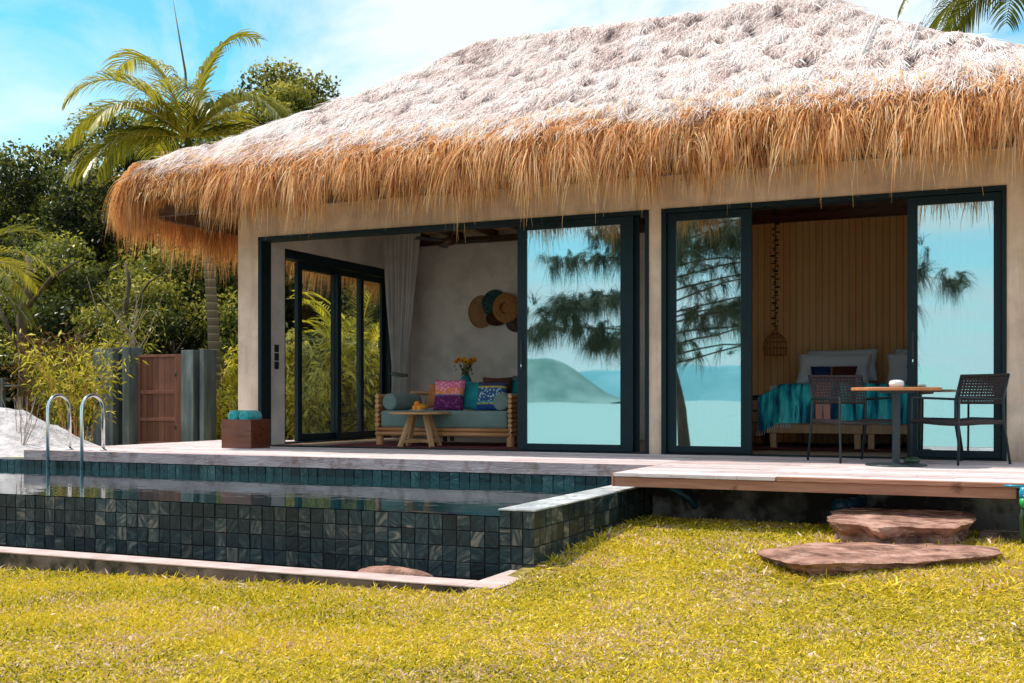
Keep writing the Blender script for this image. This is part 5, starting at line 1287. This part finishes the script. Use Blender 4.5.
for az, el, L_, dr in ((0, 35, 1.9, 1.9), (-20, 10, 1.8, 1.5), (20, 55, 2.0, 2.2), (60, 30, 1.9, 1.9), (110, 40, 1.9, 1.9), (160, 30, 1.9, 1.9), (210, 40, 1.9, 1.9), (260, 35, 1.9, 1.9), (300, 40, 1.9, 1.9), (330, 20, 1.7, 1.6), (5, -15, 1.6, 1.2)):
    frond(pm2, (.05, 0, 3.0), R(az + 23.93), R(el), L_, dr, .6, 36, vhang=.7)
pm3 = thing('tall_palm', 'palm crown showing above the right end of the thatched roof', 'palm tree', (.25, 22.5, -.2))
g = G(); g.tube([(0, 0, 0), (.1, 0, 4), (.15, 0, 8.3)], [.17, .13, .10], 12, .5); g.build('trunk', M['palmbark'], pm3, smooth=True)
for k in range(26):
    frond(pm3, (.15, 0, 8.4), R(k * 137.5), R(5 + (k * 29) % 70), 2.9, 2.3, .85, 48, mat=M['frond_dark'], vhang=.9, width=.04)

def areca(x, y, label, n, h, seed, z0=-.16, mat=None, group='bright areca palms beside the villa', lf=.34, wd=.035):
    random.seed(seed)
    t = thing('areca_palm', label, 'palm', (x, y, z0), 0, group)
    for k in range(n):
        a = R(k * 137.5 + seed * 20); r = .10 + .3 * random.random(); bx, by = math.cos(a) * r, math.sin(a) * r; hh = h * random.uniform(.3, .75)
        g = G(); g.tube([(bx, by, 0), (bx * 1.3, by * 1.3, hh)], [.02, .014], 6, .5); g.build('stem', M['leaf_mid'], t, smooth=True)
        for j in range(3):
            frond(t, (bx * 1.3, by * 1.3, hh * (.7 + .15 * j)), a + R(random.uniform(-70, 70)), R(random.uniform(35, 75)), h * random.uniform(.40, .60), 1.9, lf, 20, mat or M['leaf_yellow'], width=wd)
areca(-13.35, 16.9, 'bright areca palm between the palm trunk and the villa corner', 7, 1.7, 3)
areca(-12.75, 18.3, 'yellow green areca seen through the open side door', 9, 2.2, 5)
areca(-11.95, 18.7, 'yellow green areca seen through the first side pane', 9, 2.3, 6)
areca(-11.25, 19.2, 'yellow green areca seen through the second side pane', 9, 2.3, 7)
areca(-12.2, 19.9, 'taller areca at the back, seen through the side doors', 9, 2.9, 8)

def bamboo(name, label, x, y, z0, h, rad, culms, n, seed, mat, leaf=.15, cat='bamboo', lowf=.3):
    rg = np.random.default_rng(seed); rd = random.Random(seed)
    t = thing(name, label, cat, (x, y, z0)); P = []; D = []
    g = G()
    for k in range(culms):
        a = rd.uniform(0, 6.28); r0 = rad * .3 * rd.random(); sp = rad * rd.uniform(.3, 1); hh = h * rd.uniform(.65, 1)
        pts = [Vector((math.cos(a) * (r0 + sp * s * s), math.sin(a) * (r0 + sp * s * s), hh * (s - .10 * s ** 3))) for s in [i / 8 for i in range(9)]]
        g.tube(pts, [.012 * (1 - .8 * i / 8) for i in range(9)], 6)
        for i in range(n // culms):
            s = lowf + (1 - lowf) * rd.random(); f = s * 8; q = pts[min(7, int(f))].lerp(pts[min(8, int(f) + 1)], f - int(f))
            off = Vector((rd.gauss(0, 1), rd.gauss(0, 1), rd.gauss(0, .7))) * .13 * h / 2; P.append(q + off); D.append((off.x * 4, off.y * 4, -.7))
    g.build('culm', M['bamboo'], t)
    P = np.array([tuple(p) for p in P]); N = len(P)
    V, Q, T = leaves(P, leaf * rg.uniform(.6, 1.3, N), np.clip(rg.normal(size=N) * .30 + .58, 0, 1), .24, .3, np.array(D))
    quads_mesh('foliage', V, Q, T, mat, t)
M['bamboo_leaf'] = fibre('bamboo_leaf', [(0, (.06, .07, .012)), (.4, (.28, .26, .02)), (.75, (.62, .52, .03)), (1, (.85, .72, .12))], translucent=.4, rough=.4)
bamboo('bamboo_clump', 'bright yellow green bamboo in front of the left stone pillar', -13.75, 13.9, -.16, 2.1, .80, 14, 1700, 5, M['bamboo_leaf'], .12)
bamboo('leafy_shrub', 'green and yellow leafy shrub in front of the dark trunks, left of the bamboo', -14.9, 14.9, -.16, 1.9, .8, 14, 2400, 15, M['leaf_mid'], .11, 'bush', .1)
bamboo('leafy_shrub', 'tall olive shrub rising behind the left stone pillar', -15.4, 16.4, -.16, 2.9, .9, 14, 3000, 16, M['leaf_mid'], .12, 'bush', .2)
bamboo('bamboo_clump', 'reddish thin leaved plant left of the bright bamboo', -16.0, 15.6, -.16, 2.3, .7, 12, 1800, 6, fibre('reddish_leaf', [(0, (.08, .03, .012)), (1, (.36, .19, .05))], .3), .13)
bamboo('garden_shrub', 'bright leafy shrub by the wall outside the side doors', -11.6, 17.1, -.16, 1.5, .7, 12, 2600, 8, M['leaf_yellow'], .13, 'bush', .1)
bamboo('garden_shrub', 'bright leafy shrub below the arecas outside the side doors', -12.9, 17.6, -.16, 1.5, .8, 12, 2600, 9, M['leaf_yellow'], .13, 'bush', .1)
bamboo('garden_shrub', 'dense bright shrub in the middle of the bed outside the side doors', -12.0, 18.0, -.16, 2.2, .9, 16, 3000, 18, M['leaf_yellow'], .21, 'bush', .05)
bamboo('garden_shrub', 'dense bright shrub farthest right outside the side doors', -11.0, 18.3, -.16, 2.0, .8, 14, 2500, 19, M['leaf_yellow'], .21, 'bush', .05)
bamboo('garden_shrub', 'tall bright shrub behind the arecas, left of the side doors', -13.4, 18.6, -.16, 2.4, .9, 16, 2800, 20, M['leaf_yellow'], .21, 'bush', .05)
bamboo('garden_shrub', 'low bright shrub behind the right gate pillar', -12.6, 15.9, -.16, 1.2, .6, 10, 1200, 10, M['leaf_yellow'], .13, 'bush', .1)

def bare(name, label, x, y, z0, h, seed, mat, r0=.03, nb=5, spread=.5):
    rd = random.Random(seed); t = thing(name, label, 'tree', (x, y, z0)); g = G()
    for k in range(nb):
        p = Vector((0, 0, h * .30)); d = Vector((rd.uniform(-spread, spread), rd.uniform(-.3, .3), 1)).normalized(); pts = [Vector((0, 0, 0)), p.copy()]
        for i in range(9):
            p = p + d * h * .08; d = (d + Vector((rd.gauss(0, .28), rd.gauss(0, .15), .16))).normalized(); pts.append(p.copy())
        g.tube(pts, [r0, r0 * .8] + [r0 * .7 * (1 - .8 * i / 8) for i in range(9)], 7)
    g.build('branch', mat, t, smooth=True)
bare('bare_shrub', 'leafless twisted pale branches above the left pillar', -14.65, 16.2, -.16, 2.9, 3, M['deadwood'], .024, 6)
bare('bare_shrub', 'small leafless shrub above the right gate pillar', -13.1, 17.5, -.16, 2.2, 8, M['deadwood'], .018, 4)
for k, (x, y, r, lb) in enumerate(((-20.6, 17.2, .13, 'dark bare trunk at the left edge behind the sand heap'), (-17.3, 16.0, .10, 'dark slanting trunk left of the bamboo'), (-16.2, 17.4, .06, 'slim trunk just behind the reddish plant'))):
    t = thing('thin_tree', lb, 'tree', (x, y, -.2), 0, 'bare trunks at the left'); g = G()
    g.tube([(0, 0, 0), (.12, 0, 1.2), (-.05 + .1 * k, 0, 2.4), (.2, .1, 3.1), (.1, .1, 3.5)], [r * 1.3, r, r * .9, r * .7, r * .4], 10)
    g.tube([(-.05 + .1 * k, 0, 2.4), (.7, .1, 3.1), (1.3, .2, 3.4)], [r * .5, r * .35, r * .15], 7); g.tube([(.1, 0, 1.6), (-.6, .1, 2.5), (-1.0, .2, 3.3)], [r * .45, r * .3, r * .12], 7)
    g.build('trunk', M['bark'], t, smooth=True)
# dry stalks on the sand heap
for k, x in enumerate((-12.6, -12.9, -13.2)):
    g = G()
    for j in range(5):
        a = random.uniform(-.3, .3); g.tube([(0, 0, 0), (a * .4, .05 * j, .4), (a, .05 * j, .75)], [.006, .005, .002], 5)
    tag(g.build('dry_stalk', M['deadwood'], loc=(x, 11.7 + .2 * k, -.1)), ('dry stalks at the right foot of the sand heap', 'dry stalks in the middle of the sand heap', 'dry stalks standing toward the left of the sand heap')[k], 'plant', 'dry stalks on the sand')
g = G(); g.box(-26, -15.5, 19.0, 19.08, -.2, .12); g.box(-26, -15.5, 19.0, 19.04, .9, .94)
for i in range(16): g.box(-26 + i * .7, -25.93 + i * .7, 18.97, 19.06, -.2, 1.1)
tag(g.build('garden_fence', M['slate_pillar']), 'grey post and rail fence behind the sand heap', 'fence')

# casuarina on the beach, mirrored in the glass doors
cz = thing('casuarina_tree', 'drooping needle leaved beach tree mirrored in the glass doors', 'tree', (-9.25, -9, -.9))
g = G(); TR = [(0, 0, 0), (-.12, 0, 1.2), (-.45, 0, 2.6), (-.6, .1, 4.2), (-.3, .1, 6.2), (0, .2, 8.5)]
g.tube(TR, [.20, .155, .14, .12, .09, .04], 12, .5); ends = []
rd = random.Random(12)
for k in range(34):
    b = Vector(TR[2]).lerp(Vector(TR[5]), (k / 34) ** 1.1)
    a = rd.uniform(0, 6.28) if k % 2 else R(rd.uniform(-35, 40)); ln = rd.uniform(2.4, 4.8) if k % 2 else rd.uniform(3.5, 8.8)
    d = Vector((math.cos(a), math.sin(a) * .6, .22)).normalized(); pts = [b.copy()]; p = b.copy()
    for i in range(8):
        p = p + d * ln / 8; d = (d + Vector((rd.gauss(0, .16), rd.gauss(0, .16), -.05 + rd.gauss(0, .07)))).normalized(); pts.append(p.copy())
        ends += [p.copy()] * (3 if i > 2 else 1)
    g.tube(pts, [.032 * (1 - .85 * i / 8) for i in range(9)], 6, .5)
g.build('trunk', M['bark'], cz, smooth=True)
E_ = np.array([tuple(p) for p in ends]); n = 60000
idx = RNG.integers(0, len(E_), n // 26); C = E_[idx] + RNG.normal(size=(len(idx), 3)) * np.array([.22, .25, .12])
dC = unit(RNG.normal(size=(len(idx), 3)) * .55 + np.array([0, 0, -.35]))
root = np.repeat(C, 26, 0) + RNG.normal(size=(len(idx) * 26, 3)) * .04; dd = np.repeat(dC, 26, 0) + RNG.normal(size=(len(idx) * 26, 3)) * .28
V, Q, T = strands(root, dd, RNG.uniform(.3, .95, len(root)), .014, 2.6, 4, RNG.random(len(root)), .05)
quads_mesh('needles', V, Q, T, M['casuarina'], cz)
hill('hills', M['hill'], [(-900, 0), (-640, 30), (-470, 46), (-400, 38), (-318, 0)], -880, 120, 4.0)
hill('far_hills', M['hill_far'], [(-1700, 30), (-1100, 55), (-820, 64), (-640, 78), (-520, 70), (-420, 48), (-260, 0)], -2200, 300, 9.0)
